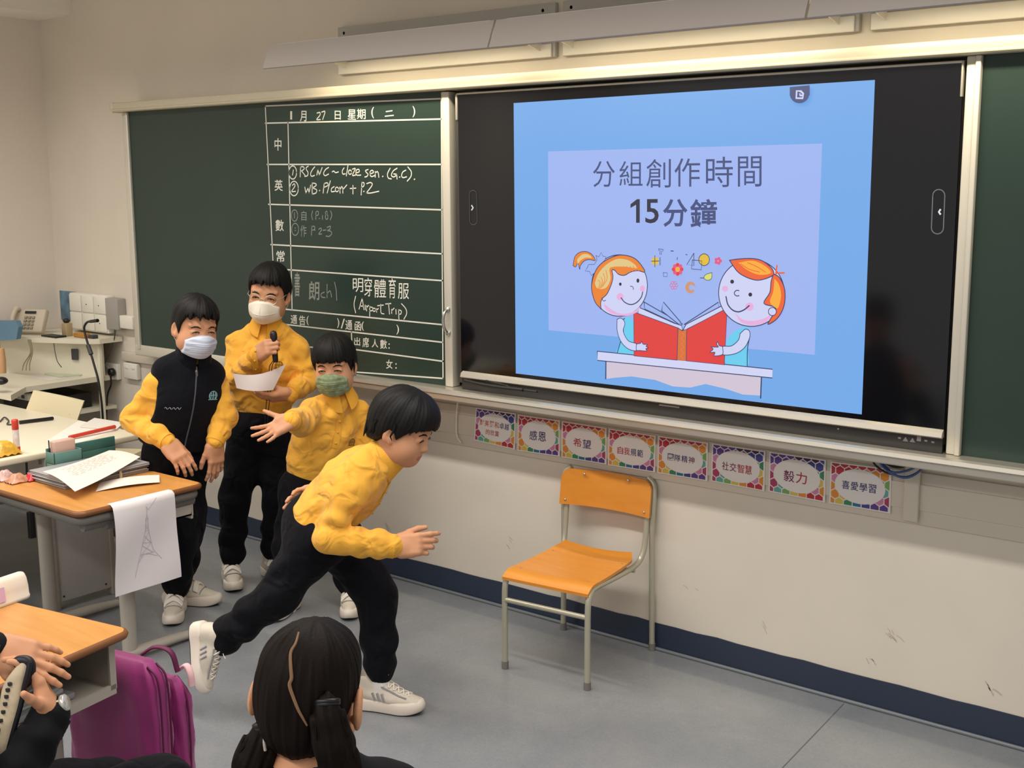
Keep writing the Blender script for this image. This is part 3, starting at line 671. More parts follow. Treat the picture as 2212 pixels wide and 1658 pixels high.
# ================================================================ the wooden chair
M_WOODS = wood_mat('orange_ply', rgb(212, 136, 48), rgb(222, 148, 58), rough=.28)
M_CHROM = mat('grey_green_tube', rgb(186, 182, 162), rough=.32, metal=.35)
M_FOOT = mat('grey_rubber', rgb(120, 116, 112), rough=.6)
def frame_at(o, deg):
    a = math.radians(deg); return np.array(o, float), np.array([[math.cos(a), -math.sin(a), 0], [math.sin(a), math.cos(a), 0], [0, 0, 1.]])
def chair():
    O, Rm = frame_at((.359, -.236, 0), 5)
    W = lambda x, y, z: O + Rm @ np.array([x, y, z])
    t = thing('wooden_chair', O, 'empty orange wooden school chair with grey tube frame against the wall', 'chair')
    # seat: moulded ply with a rolled front edge
    def seat(s, q):
        yy = .135 - q * .345; wd = .150 + .012 * q
        z = .322 + .012 * (q - .45) ** 2 * 2 - (max(0, q - .86) / .14) ** 2 * .022 + .010 * (2 * s - 1) ** 2 * (1 - q) + (max(0, .14 - q) / .14) ** 2 * .012
        r_ = 1 - max(0, (.10 - q)) * 1.3
        return W((2 * s - 1) * wd * r_, yy, z)
    mb = MB(); mb.grid(seat, 16, 26, 0, (0, 0, .010)); mb.build('seat', M_WOODS, t)
    def back(s, q):
        x = (2 * s - 1); h = .474 + q * .124
        cr = 1 - max(0, q - .72) ** 2 * 1.6
        return W(x * .176 * cr, .178 + .018 * q - .016 * (1 - x * x) * -1, h + (.004 * (1 - x * x)))
    mb = MB(); mb.grid(back, 16, 12, 0, Rm @ np.array([0, -.010, 0])); mb.build('backrest', M_WOODS, t)
    mb = MB()
    for x, y_, z in [(-.135, .06, .337), (.135, .06, .337), (-.128, -.15, .334), (.128, -.15, .334)]: mb.ball(W(x, y_, z), (.006, .006, .003))
    for x, y_, z in [(-.155, .183, .49), (.155, .183, .49), (-.085, .196, .588), (.085, .196, .588)]: mb.ball(W(x, y_ - .009, z), (.005, .004, .005))
    mb.build('rivets', M_STEEL, t)
    for s in (-1, 1):
        mb = MB(); P = [W(s * .157, -.203, .012), W(s * .157, -.203, .20), W(s * .157, -.200, .285), W(s * .155, -.185, .310), W(s * .152, -.15, .320), W(s * .148, -.02, .314), W(s * .146, .10, .312), W(s * .150, .15, .325), W(s * .156, .172, .36), W(s * .158, .183, .42), W(s * .158, .192, .50), W(s * .158, .198, .565)]
        mb.tube(smooth_pts(P, 5), .0098, 12); lg = mb.build('front_leg', M_CHROM, t)
        MB().lathe([(.0118, 0), (.0118, .026)], W(s * .157, -.203, 0), 12).build('foot_cap', M_FOOT, lg)
        mb = MB(); P = [W(s * .178, .200, .012), W(s * .176, .199, .15), W(s * .174, .198, .32), W(s * .174, .197, .45), W(s * .176, .204, .555), W(s * .170, .208, .585), W(s * .150, .210, .602)]
        mb.tube(smooth_pts(P, 5), .0098, 12); lg = mb.build('back_leg', M_CHROM, t)
        MB().lathe([(.0118, 0), (.0118, .026)], W(s * .178, .200, 0), 12).build('foot_cap', M_FOOT, lg)
    MB().tube([W(-.157, -.203, .238), W(.157, -.203, .238)], .0085, 12).build('stretcher', M_CHROM, t)
    MB().tube([W(-.150, .12, .300), W(.150, .12, .300)], .007, 10).build('cross_tube', M_CHROM, t)
chair()

# ================================================================ student desk with the hanging drawing
M_DESK = wood_mat('desk_laminate', rgb(202, 140, 70), rgb(216, 154, 82), rough=.30)
M_EDGE = mat('brown_desk_edge', rgb(124, 78, 40), rough=.4)
M_DFR = mat('warm_grey_metal', rgb(176, 168, 156), rough=.45)
M_DFR2 = mat('dark_grey_metal', rgb(112, 108, 102), rough=.45)
def rrect(x0, y0, x1, y1, r, z, n=5):
    out = []
    for cx_, cy_, a0 in [(x1 - r, y1 - r, 0), (x0 + r, y1 - r, 90), (x0 + r, y0 + r, 180), (x1 - r, y0 + r, 270)]:
        for k in range(n + 1):
            a = math.radians(a0 + 90 * k / n); out.append(np.array([cx_ + r * math.cos(a), cy_ + r * math.sin(a), z]))
    return out
def student_desk(O, deg, w, d, label, open_side, lx=.5):
    """desk whose sitter's side faces local +x; W along local y, D along local x; O = front right top corner on the floor"""
    O, Rm = frame_at(O, deg)
    T = lambda P: [O + Rm @ np.array(p) for p in P]
    t = thing('student_desk', O + Rm @ np.array([-d / 2, -w / 2, 0]), label, 'desk', 'student desks with orange laminate tops')
    mb = MB(); mb.prism(T(rrect(-d, -w, 0, 0, .028, .549)), (0, 0, .018), 0); top = mb.build('desktop', M_DESK, t)
    mb = MB()
    P = T(rrect(-d, -w, 0, 0, .028, .557)); mb.tube(P, .0098, 8, closed=True); mb.build('edge_band', M_EDGE, top)
    mb = MB(); bx = [(-d + .03, -w + .025, .425), (-.03, -.025, .547)]
    if open_side:
        bx[0] = (-.20, -w + .025, .455)
        ap = MB(); P = T(rrect(-d + .012, -w + .012, -.012, -.012, .03, .531)); ap.tube(P, .013, 8, closed=True, flat=1.2, flatdir=(0, 0, 1))
        for yy_ in (-w + .035, -.035): ap.tube(T([(-d + .03, yy_, .515), (-.02, yy_, .515)]), .020, 10, flat=1.3, flatdir=(0, 0, 1))
        ap.box((-d * .78, -w + .02, .478), (-d * .46, -w + .055, .53), M=(O, Rm), bev=.012); ap.box((-d * .78, -.055, .478), (-d * .46, -.02, .53), M=(O, Rm), bev=.012)
        ap.build('top_frame', M_DFR2, t)
    X0, Y0, Z0 = bx[0]; X1, Y1, Z1 = bx[1]; th = .006
    for lo, hi in [((X0, Y0, Z0), (X1, Y1, Z0 + th)), ((X0, Y0, Z0), (X0 + th, Y1, Z1)), ((X0, Y0, Z0), (X1, Y0 + th, Z1)), ((X0, Y1 - th, Z0), (X1, Y1, Z1)), ((X0, Y0, Z1 - th), (X1, Y1, Z1)),
                   ((X1 - .004, Y0, Z0 - .012), (X1 + .004, Y1, Z0 + .012)), ((X1 - .002, Y1 - .016, Z0), (X1 + .004, Y1 + .002, Z1)), ((X1 - .002, Y0 - .002, Z0), (X1 + .004, Y0 + .016, Z1))]:
        mb.box(lo, hi, M=(O, Rm))
    mb.build('book_tray', M_DFR, t)
    for s in (0, 1):
        yy = -w + .055 if s == 0 else -.055
        mb = MB(); mb.tube(T([(-d * lx, yy, .02), (-d * lx, yy, .43)]), .028, 16, flat=.62, flatdir=Rm @ np.array([0, 1, 0])); lg = mb.build('leg', M_DFR, t)
        mb = MB(); P = T([(-d + .01, yy, .018), (-d * .75, yy, .024), (-d * lx, yy, .026), (-d * .25, yy, .024), (-.01, yy, .018)]); mb.tube(P, [.017, .022, .024, .022, .017], 12, flat=.75, flatdir=(0, 0, 1)); mb.build('foot_bar', M_DFR, lg)
    return t, T, O, Rm
# its sitter's side faces the room's front, so it is turned by 90 degrees
t1, T1, O1, R1 = student_desk((-1.365, -.893, 0), 90, .60, .475, 'student desk with a pencil drawing hanging from its edge, near the navy vest boy', 1, .60)
t2, T2, O2, R2 = student_desk((.240, -1.860, 0), 10, .62, .44, 'student desk with open book tray at the lower left, pencil case on top', 0)

# the drawing
mb = MB()
def drw(s, q):
    e0 = np.array([-.748, -1.258, .5682]); e1 = np.array([-.748, -1.022, .5682])
    p = e0 * (1 - s) + e1 * s
    if q < .06: return p + np.array([-.03 * (1 - q / .06), 0, 0.0006])
    k = (q - .06) / .94
    return p + np.array([.006 * math.sin(k * 5 + s * 3) + .012 * (1 - math.exp(-8 * k)), -.012 * k * (1 - s), -.302 * k + .006 * s * k])
mb.grid(drw, 14, 24, 0, (-.0007, 0, -.0004)); dw = mb.build('pencil_drawing', mat('drawing_paper', rgb(226, 220, 220), rough=.85), None, origin=(-.748, -1.14, .56))
tag(dw, 'sheet of paper with a faint pencil tower, hanging from the desk edge', 'drawing')
mb = MB()
def dp(s, q): p = np.array(drw(s, q)); return p + np.array([.0012, 0, 0])
lines = [[(.50, .22), (.47, .40), (.40, .62), (.30, .86)], [(.50, .22), (.53, .40), (.60, .62), (.72, .74)], [(.47, .40), (.53, .40)], [(.44, .52), (.57, .54)], [(.39, .64), (.61, .65)], [(.50, .22), (.50, .14), (.53, .18)], [(.53, .18), (.62, .12), (.68, .08)], [(.46, .45), (.57, .54)], [(.53, .42), (.43, .54)],
         [(.43, .55), (.60, .65)], [(.56, .55), (.40, .65)], [(.36, .72), (.45, .64), (.55, .66), (.66, .70)], [(.48, .26), (.49, .38)], [(.52, .26), (.51, .38)]]
for l in lines:
    pts = []
    for i in range(len(l) - 1):
        for k in range(5): pts.append(dp(l[i][0] + (l[i + 1][0] - l[i][0]) * k / 5, l[i][1] + (l[i + 1][1] - l[i][1]) * k / 5))
    pts.append(dp(*l[-1])); stroke(mb, pts, .0016, (1, 0, 0))
mb.build('tower_sketch', mat('pencil_grey', rgb(192, 184, 188), rough=.8), dw)

# things on that desk
ZT = .5672
def sheet(name, corners, label, cat, h=.0008, curl=None, m=None, group=None, n=10):
    P = [np.array([*onZ(u, v, z)[:2], z]) for u, v, z in corners]
    def f(s, q):
        p = P[0] * (1 - s) * (1 - q) + P[1] * s * (1 - q) + P[2] * s * q + P[3] * (1 - s) * q
        return p + np.array([0, 0, curl(s, q) if curl else 0])
    mb = MB(); mb.grid(f, n, n, 0, (0, 0, -h)); o = mb.build(name, m or M_PAPER); tag(o, label, cat, group); return o, f
M_PLAST = mat('cloudy_plastic', rgb(168, 168, 170), rough=.25)
mb = MB()
rnd = random.Random(3)
for k in range(7):
    z0 = ZT + .0005 + k * .0052; dx, dy = rnd.uniform(-.008, .008), rnd.uniform(-.008, .008)
    mb.box((-1.288 + dx, -1.235 + dy, z0), (-1.055 + dx, -.905 + dy, z0 + .0048), bev=.002)
st = mb.build('plastic_folders', M_PLAST); st.name = 'folder_stack'
tag(st, 'stack of cloudy plastic folders under the handwritten letter', 'folders')
lt, lf = sheet('letter', [(92, 1018, .620), (162, 1061, .598), (303, 986, .622), (236, 972, .622)], 'curled white sheet of handwriting lying on the folder stack', 'paper', curl=lambda s, q: .010 * math.sin(PI * s) * (1 - .3 * q) - .006 * math.sin(PI * q))
mb = MB(); rnd = random.Random(8)
for r_ in range(9):
    a = .18 + rnd.uniform(0, .05)
    while a < .80:
        l = rnd.uniform(.03, .09); s_ = .16 + r_ * .055
        stroke(mb, [np.array(lf(s_, a)) + [0, 0, .0008], np.array(lf(s_ + rnd.uniform(-.008, .008), a + l / 2)) + [0, 0, .0008], np.array(lf(s_, a + l)) + [0, 0, .0008]], .0014, (0, 0, 1)); a += l + .03
mb.build('handwriting', mat('pencil_brown', rgb(176, 150, 130)), lt)
sheet('paper_strip', [(207, 1061, ZT + .002), (345, 1041, ZT + .006), (344, 1025, ZT + .010), (216, 1041, ZT + .003)], 'torn strip of white paper lying near the right corner of the desk', 'paper', curl=lambda s, q: .006 * math.sin(PI * s))
mb = MB(); p = np.array([*onZ(261, 1032, ZT)[:2], ZT]); mb.lathe([(.006, .0), (.006, .016), (.0045, .018), (.0045, .024), (.002, .027)], p, 12); tag(mb.build('plastic_stopper', mat('cream_plastic', rgb(226, 208, 160))), 'tiny cream cap standing behind the torn paper strip', 'cap')
snack = [((38, 1041), (.055, .07, .035), rgb(206, 150, 120), 'pale pink and cream snack packet at the left end of the desk'), ((72, 1036), (.05, .06, .03), rgb(188, 44, 52), 'red snack packet between the pale packet and the folder stack'), ((12, 1036), (.05, .06, .04), rgb(214, 176, 168), 'pale snack packet cut off at the left edge of the picture')]
for (u, v), sz, c, lb in snack:
    p = np.array([*onZ(u, v, ZT)[:2], ZT])
    def pk(s, q, p=p, sz=sz):
        x = (2 * s - 1); y_ = (2 * q - 1); b = (1 - abs(x) ** 2.5) * (1 - abs(y_) ** 2.5)
        return p + np.array([x * sz[0] / 2, y_ * sz[1] / 2, .004 + sz[2] * b * .8 + .002 * math.sin(9 * x + 5 * y_)])
    mb = MB(); mb.grid(pk, 12, 12, 0)
    mb.grid(lambda s, q: np.array([*pk(s, q)[:2], ZT + .0006 + .004 * ((2 * s - 1) ** 2 > .97)]), 12, 12, 0)
    o = mb.build('snack_packet', mat('foil_' + str(u), c, rough=.3, vary=.25, vscale=60)); tag(o, lb, 'snack', 'snack packets on the desk')
M_TEAL = mat('teal_plastic', rgb(72, 120, 112), rough=.45)
M_TEAL2 = mat('light_teal_plastic', rgb(104, 146, 136), rough=.45)
ot = thing('desk_organiser', (-1.345, -1.06, ZT), 'teal plastic desk organiser behind the paper pile, holding a pink block', 'organiser')
zb = ZT
mb = MB()
for lo, hi in [((-1.360, -1.125, zb + .045), (-1.352, -.845, zb + .082)), ((-1.368, -1.125, zb), (-1.352, -.845, zb + .045))]: mb.box(lo, hi, bev=.002)
mb.build('back_panel', M_TEAL, ot)
mb = MB()
for lo, hi in [((-1.352, -1.128, zb + .03), (-1.300, -1.124, zb + .072)), ((-1.352, -1.02, zb + .03), (-1.300, -1.016, zb + .072)), ((-1.304, -1.128, zb + .03), (-1.300, -1.016, zb + .072)), ((-1.352, -1.128, zb), (-1.300, -1.016, zb + .034))]: mb.box(lo, hi, bev=.0012)
mb.build('cup', M_TEAL2, ot)
mb = MB(); mb.box((-1.343, -1.118, zb + .036), (-1.312, -1.032, zb + .112), bev=.006); tag(mb.build('eraser_block', mat('dusty_pink', rgb(208, 172, 156), rough=.7)), 'dusty pink block standing in the teal organiser', 'eraser')
mb = MB(); mb.tube([(-1.338, -1.1225, zb + .04), (-1.338, -1.1225, zb + .115)], .0022, 8); tag(mb.build('pencil', M_BLACK), 'dark pencil standing at the left of the pink block', 'pencil')

# ================================================================ teacher's desk and what lies on it
M_CREAM = mat('cream_laminate', rgb(236, 226, 200), rough=.4)
t = thing('teacher_desk', (-2.0, -1.2, 0), 'cream topped teacher desk behind the student desk at the left', 'desk')
zt = .615
MB().box((-2.75, -1.95, zt - .026), (-1.455, -.655, zt), bev=.006).build('desktop', M_CREAM, t)
MB().box((-1.475, -1.06, .03), (-1.452, -.83, .585), bev=.003).build('side_panel', mat('pale_grey_metal', rgb(196, 192, 186), rough=.45), t)
mb = MB(); mb.box((-1.48, -1.075, .0), (-1.447, -1.055, .587), bev=.003); mb.box((-1.48, -.835, .0), (-1.447, -.815, .587), bev=.003); mb.build('panel_frame', M_DFR, t)
mb = MB(); mb.box((-2.7, -1.55, .06), (-1.56, -1.53, .585), bev=.003); mb.build('modesty_panel', mat('taupe_panel', rgb(170, 160, 140), rough=.5), t)
mb = MB()
for y_ in (-1.04, -.86): mb.ball((-1.4515, y_, .05), .004)
mb.build('screws', M_BLACK, t)
mb = MB(); mb.tube(smooth_pts([(-1.47, -1.14, .585), (-1.472, -1.142, .48), (-1.468, -1.14, .40)]), .004); mb.box((-1.478, -1.152, .30), (-1.458, -1.128, .40), bev=.003)
tag(mb.build('power_lead', M_BLACK), 'black power lead with plug hanging under the teacher desk', 'cable')
def onT(u, v, z=.6152): return np.array([*onZ(u, v, z)[:2], z])
M_RED = mat('red_plastic', rgb(206, 62, 46), rough=.35)
g = thing('glue_stick', onT(37, 977), 'white glue stick with red cap and red base standing on the teacher desk', 'glue')
ORG = onT(37, 977)
MB().lathe([(.0125, 0), (.0125, .022), (.011, .023)], ORG, 18).build('base', M_RED, g)
MB().lathe([(.011, .022), (.0115, .024), (.0115, .085), (.011, .087)], ORG, 18).build('barrel', mat('glue_white', rgb(228, 218, 216), rough=.4, vary=.12, vscale=90), g)
MB().lathe([(.011, .086), (.0122, .088), (.0122, .120), (.010, .124), (0, .125)], ORG, 18).build('cap', M_RED, g)
a, b_ = onT(42, 916), onT(116, 907); d = (b_ - a)
mb = MB(); mb.tube([a + [0, 0, .008], a + d * .97 + [0, 0, .008], b_ + [0, 0, .008]], [.0075, .0075, .005], 12); tag(mb.build('marker_pen', M_BLACK), 'long black marker lying behind the glue stick', 'pen')
mb = MB(); mb.tube(smooth_pts([onT(0, 912) + [0, 0, .004], onT(10, 904) + [0, 0, .006], onT(19, 911) + [0, 0, .005], onT(16, 918) + [0, 0, .004], onT(34, 918) + [0, 0, .004]]), .003); tag(mb.build('lanyard', M_DKGREY), 'dark lanyard loop beside the black marker', 'lanyard')
p = onT(8, 982)
def pkt(s, q):
    x, y_ = 2 * s - 1, 2 * q - 1; b = (1 - abs(x) ** 3) * (1 - abs(y_) ** 3)
    return p + np.array([x * .045, y_ * .05, .006 + .045 * b + .003 * math.sin(14 * x) * math.sin(12 * y_)])
mb = MB(); mb.grid(pkt, 16, 16); mb.grid(lambda s, q: np.array([*pkt(s, q)[:2], .6155]), 16, 16); tag(mb.build('sweet_bag', mat('yellow_foil', rgb(222, 172, 60), rough=.3, vary=.2, vscale=70)), 'yellow bag of sweets beside the glue stick', 'bag')
sheet('worksheet', [(100, 952, .6158), (168, 957, .6158), (262, 926, .6158), (170, 908, .6158)], 'white worksheet lying flat on the teacher desk behind the pink block', 'paper', m=mat('paper_warm', rgb(236, 228, 216), rough=.8))
sheet('booklet', [(172, 920, .622), (252, 926, .622), (268, 912, .624), (204, 902, .622)], 'white booklet on the teacher desk at the navy vest boy\'s elbow', 'paper', h=.005, m=M_PAPER)
a, b_ = onT(150, 944, .626), onT(248, 921, .632)
mb = MB(); mb.tube([a, b_], .0095, 6, flat=.8, flatdir=(0, 0, 1)); o = mb.build('red_pencil_box', M_RED); o.name = 'pencil_box'; tag(o, 'long red pencil box on the teacher desk behind the pink block', 'box')

# ================================================================ desk 2: its pencil case and books
pc = thing('pencil_case', onZ(40, 1300, ZT), 'cream pencil case with pink end standing on the lower left desk', 'pencil case')
A_ = onZ(66, 1289, ZT); A_ = np.array([A_[0], A_[1], ZT]); dv = onZ(0, 1313, ZT) - onZ(62, 1291, ZT); dv[2] = 0; dv /= np.linalg.norm(dv); nv = np.array([-dv[1], dv[0], 0]);
nv = nv if nv @ NH > 0 else -nv
mb = MB()
prof = [(0, .006), (.004, 0), (.0, 0)]
sec = [(-.004, 0), (.0, .006), (.002, .030), (.008, .055), (.016, .066), (.024, .066), (.032, .058), (.038, .035), (.040, .006), (.036, 0)]
ends = [(0.0, .80), (.004, .94), (.012, 1.0), (.20, 1.0), (.21, .9)]
V = []; F = []
for l, k in ends:
    for y_, z in sec: V.append(A_ + dv * (l) + nv * (.018 + (y_ - .018) * k) + np.array([0, 0, .034 + (z - .034) * k + (.004 if k < 1 else 0) * 0]))
n = len(sec)
for i in range(len(ends) - 1):
    for j in range(n): F.append((i * n + j, i * n + (j + 1) % n, (i + 1) * n + (j + 1) % n, (i + 1) * n + j))
F.append(tuple(range(n))[::-1]); F.append(tuple(range((len(ends) - 1) * n, len(ends) * n)))
zmin = min(v_[2] for v_ in V)
V = [v_ + np.array([0, 0, ZT - zmin + .0005]) for v_ in V]
mb.add(V, F, 0, True); mb.build('case', mat('cream_canvas', rgb(240, 226, 206), rough=.7), pc)
mb = MB(); q0 = A_ + dv * .072 - nv * .0012 + [0, 0, .012]
mb.grid(lambda s, q: q0 + dv * s * .12 + np.array([0, 0, q * .036]) + nv * .004 * q, 6, 3, 0, -nv * .0008); mb.build('printed_panel', mat('pink_print', rgb(226, 186, 216), rough=.7), pc)
for k, (x0, x1, y0_, y1, c, lb) in enumerate([(-.33, -.055, .433, .447, rgb(150, 150, 152), 'grey book lying at the bottom of the open book tray'), (-.35, -.075, .4475, .458, rgb(196, 198, 188), 'pale book in the middle of the pile in the book tray'), (-.36, -.07, .4585, .468, rgb(168, 176, 176), 'thin grey green book on top of the pile in the book tray'), (-.33, -.10, .469, .474, rgb(226, 222, 214), 'white exercise book lying on top inside the book tray')]):
    mb = MB(); mb.box((x0, -.46 + .02 * k, y0_), (x1, -.12 - .015 * k, y1), M=(O2, R2), bev=.002); o = mb.build('book', mat('book_cover_%d' % k, c, rough=.5)); tag(o, lb, 'book', 'books in the open book tray')

# ================================================================ purple school bag hanging behind that desk
M_PURP = mat('magenta_nylon', rgb(146, 28, 108), rough=.55, sheen=.3, bump=.15, bscale=500)
M_PURPD = mat('dark_magenta_piping', rgb(92, 14, 62), rough=.6)
bo = thing('school_bag', O2 + R2 @ np.array([-.12, .10, 0]), 'bright magenta school bag hanging at the side of the lower left desk', 'bag')
def bagshell(x0, x1, y0_, y1, z0, z1, r, bul):
    mb = MB(); V = []; F = []; nz, na = 14, 40
    for i in range(nz + 1):
        q = i / nz; z = z0 + (z1 - z0) * q
        top = math.sqrt(max(0, 1 - max(0, (q - .82) / .18) ** 2.2)) if q > .82 else 1
        bot = 1 - .06 * max(0, (.12 - q) / .12)
        k = max(.45, top) * bot * (1 + bul * math.sin(PI * q))
        for j in range(na):
            a = 2 * PI * j / na; c, s = math.cos(a), math.sin(a)
            ex = abs(c) ** .42 * (1 if c >= 0 else -1); ey = abs(s) ** .42 * (1 if s >= 0 else -1)
            w = .0022 * math.sin(9 * a + 7 * q) + .0018 * math.sin(23 * q + 4 * a)
            V.append(O2 + R2 @ np.array([(x0 + x1) / 2 + ex * ((x1 - x0) / 2 * (.6 + .4 * k) + w), (y0_ + y1) / 2 + ey * ((y1 - y0_) / 2 * k + w), z]))
    for i in range(nz):
        for j in range(na): F.append((i * na + j, i * na + (j + 1) % na, (i + 1) * na + (j + 1) % na, (i + 1) * na + j))
    F.append(tuple(range(na))[::-1]); F.append(tuple(range(nz * na, nz * na + na)))
    mb.add(V, F, 0, True); return mb
bagshell(-.265, .026, .022, .105, .06, .462, .03, .05).build('body', M_PURP, bo)
fp = bagshell(-.20, .040, .100, .158, .07, .40, .03, .06).build('front_pocket', M_PURP, bo)
mb = MB()
for xx, yy in [(.029, .050), (.029, .078)]:
    mb.tube(smooth_pts([O2 + R2 @ np.array([xx - .03, yy, .455]), O2 + R2 @ np.array([xx + .002, yy, .42]), O2 + R2 @ np.array([xx + .008, yy, .28]), O2 + R2 @ np.array([xx + .003, yy, .08])]), .0026, 6)
mb.tube(smooth_pts([O2 + R2 @ np.array([.0, .135, .40]), O2 + R2 @ np.array([.040, .13, .36]), O2 + R2 @ np.array([.047, .13, .24]), O2 + R2 @ np.array([.04, .13, .09])]), .0026, 6)
mb.build('zips', M_PURPD, bo)
mb = MB(); mb.tube(smooth_pts([O2 + R2 @ np.array([-.07, .10, .455]), O2 + R2 @ np.array([-.04, .115, .475]), O2 + R2 @ np.array([.005, .122, .468]), O2 + R2 @ np.array([.022, .125, .42])]), .008, 10, flat=.5); mb.build('carry_loop', M_PURPD, bo)
mb = MB(); mb.tube(smooth_pts([O2 + R2 @ np.array([.0, .150, .41]), O2 + R2 @ np.array([.025, .150, .428]), O2 + R2 @ np.array([.042, .146, .41]), O2 + R2 @ np.array([.045, .146, .38])]), .009, 10, flat=.5); mb.build('pink_tag', mat('pale_pink_ribbon', rgb(232, 186, 190), rough=.6), bo)

# ================================================================ corner workstation
M_WS = mat('white_melamine', rgb(222, 216, 196), rough=.45)
t = thing('corner_workstation', (-2.85, -.2, 0), 'cream corner workstation with raised shelf under the wall phone', 'desk')
ZS = .850
mb = MB(); mb.prism([(-3.10, -.005, ZS - .024), (-2.545, -.005, ZS - .024), (-2.545, -.13, ZS - .024), (-2.58, -.165, ZS - .024), (-2.95, -.335, ZS - .024), (-3.10, -.40, ZS - .024)], (0, 0, .024)); mb.build('raised_shelf', M_WS, t)
mb = MB(); mb.prism([(-2.580, -.098, .66), (-2.587, -.085, .66), (-3.10, -.315, .66), (-3.10, -.333, .66)], (0, 0, ZS - .684)); rs = mb.build('riser', M_WS, t)
mb = MB(); mb.prism([(-3.10, -.005, .634), (-2.605, -.005, .634), (-2.605, -.49, .634), (-2.45, -.650, .634), (-3.10, -.650, .634)], (0, 0, .026)); mb.build('desktop', M_WS, t)
mb = MB(); mb.box((-2.600, -.118, 0), (-2.576, -.100, ZS - .0245), bev=.002); mb.build('end_panel', M_WS, t)
mb = MB(); mb.box((-3.10, -.46, .49), (-2.605, -.02, .505)); mb.build('under_shelf', M_WS, t)
dv_ = np.array([.528, .23, 0]); dv_ /= np.linalg.norm(dv_); nn = np.array([dv_[1], -dv_[0], 0])
r0 = np.array([-2.565, -.10, 0]); d_ = ray(163, 766); c0 = CAM + d_ * (((r0 - CAM) @ nn) / (d_ @ nn))
mb = MB(); mb.box((-.018, -.004, -.024), (.018, .003, .030), M=(c0 + nn * .0045, np.array([dv_, -nn, [0, 0, 1]]).T), bev=.002); mb.build('cable_port', M_DKGREY, t)
mb = MB(); mb.box((-2.95, -.42, .507), (-2.66, -.12, .58), bev=.004); tag(mb.build('equipment_box', M_BLACK), 'black equipment box on the shelf under the corner workstation', 'box')
mb = MB(); mb.box((-2.86, -.465, .585), (-2.64, -.435, .618), bev=.004)
for k in range(4): mb.box((-2.845 + k * .05, -.4665, .594), (-2.82 + k * .05, -.4645, .610), 1)
tag(mb.build('power_strip', [M_WHITE, M_BLACK]), 'white power strip under the corner workstation top', 'power strip')
# phone
ph = thing('desk_phone', (-3.0, -.19, .851), 'cream push-button phone with handset standing on the raised shelf', 'phone')
PS = 1.22; Pm = (np.array([-3.005, -.245, .8515]), np.array([[.89, .45, 0], [-.45, .89, 0], [0, 0, 1.]]).T)
Tl = np.array([[1, 0, 0], [0, math.cos(.9), -math.sin(.9)], [0, math.sin(.9), math.cos(.9)]])
Mx = (Pm[0], Pm[1] @ Tl)
M_PHONE = mat('phone_cream', rgb(196, 184, 164), rough=.5)
MB().box((-.05, .0, 0), (.085, .10, .028), bev=.006, M=(Pm[0], PS * Pm[1] @ np.array([[1, 0, 0], [0, math.cos(1.1), -math.sin(1.1)], [0, math.sin(1.1), math.cos(1.1)]]))).build('body', M_PHONE, ph)
Mx = (Pm[0], PS * Pm[1] @ np.array([[1, 0, 0], [0, math.cos(1.1), -math.sin(1.1)], [0, math.sin(1.1), math.cos(1.1)]]))
mb = MB(); mb.box((-.004, .078, .030), (.045, .088, .033), M=Mx); mb.build('display', M_BLACK, ph)
mb = MB()
for i in range(3):
    for j in range(4): mb.box((-.002 + i * .017, .012 + j * .015, .030), (.010 + i * .017, .021 + j * .015, .034), M=Mx)
mb.build('keypad', mat('key_taupe', rgb(150, 138, 120)), ph)
mb = MB(); W_ = lambda x, y_, z: Mx[0] + Mx[1] @ np.array([x, y_, z])
mb.tube(smooth_pts([W_(-.036, .002, .036), W_(-.038, .012, .046), W_(-.038, .05, .056), W_(-.038, .088, .046), W_(-.036, .098, .036)]), [.015] * 6 + [.012] * 13 + [.015] * 6, 10); mb.build('handset', M_PHONE, ph)
mb = MB()
fo = np.array([-3.06, -.36, .86]); 
mb.prism([onY(-30, 737, -.42), onY(35, 733, -.42), onY(40, 706, -.40), onY(34, 693, -.39), onY(-30, 693, -.39)], (-.012, .03, 0)); o = mb.build('blue_folder', mat('dusty_blue', rgb(88, 124, 148), rough=.6)); o.name = 'folder'; tag(o, 'dusty blue folder at the left edge in front of the phone', 'folder')
# clutter on the raised shelf
def onS(u, v, z=.8512): return np.array([*onZ(u, v, z)[:2], z])
p = onY(137, 700, -.10)
mb = MB(); mb.box((-2.80, -.175, .8505), (-2.755, -.14, .915), bev=.004); tag(mb.build('tea_tin', mat('tan_tin', rgb(170, 150, 112), rough=.5)), 'small tan tin on the raised shelf beside the white switch plates', 'tin')
mb = MB(); mb.ball((-2.778, -.158, .9265), (.02, .018, .012)); tag(mb.build('black_knob', M_BLACK), 'small black knob lying on the tan tin', 'knob')
mb = MB(); mb.box((-2.87, -.245, .8505), (-2.74, -.185, .858), bev=.002); o = mb.build('tray', M_BLACK); tag(o, 'flat black tray at the front of the raised shelf', 'tray')
mb = MB(); mb.box((-2.715, -.165, .8505), (-2.62, -.13, .872), bev=.004); tag(mb.build('tape_box', mat('amber_card', rgb(176, 124, 50), rough=.5)), 'amber box on the raised shelf below the white switch plates', 'box')
mb = MB(); mb.box((-2.61, -.15, .8505), (-2.57, -.12, .868), bev=.003); tag(mb.build('adapter', M_DKGREY), 'dark adapter at the right end of the raised shelf', 'adapter')
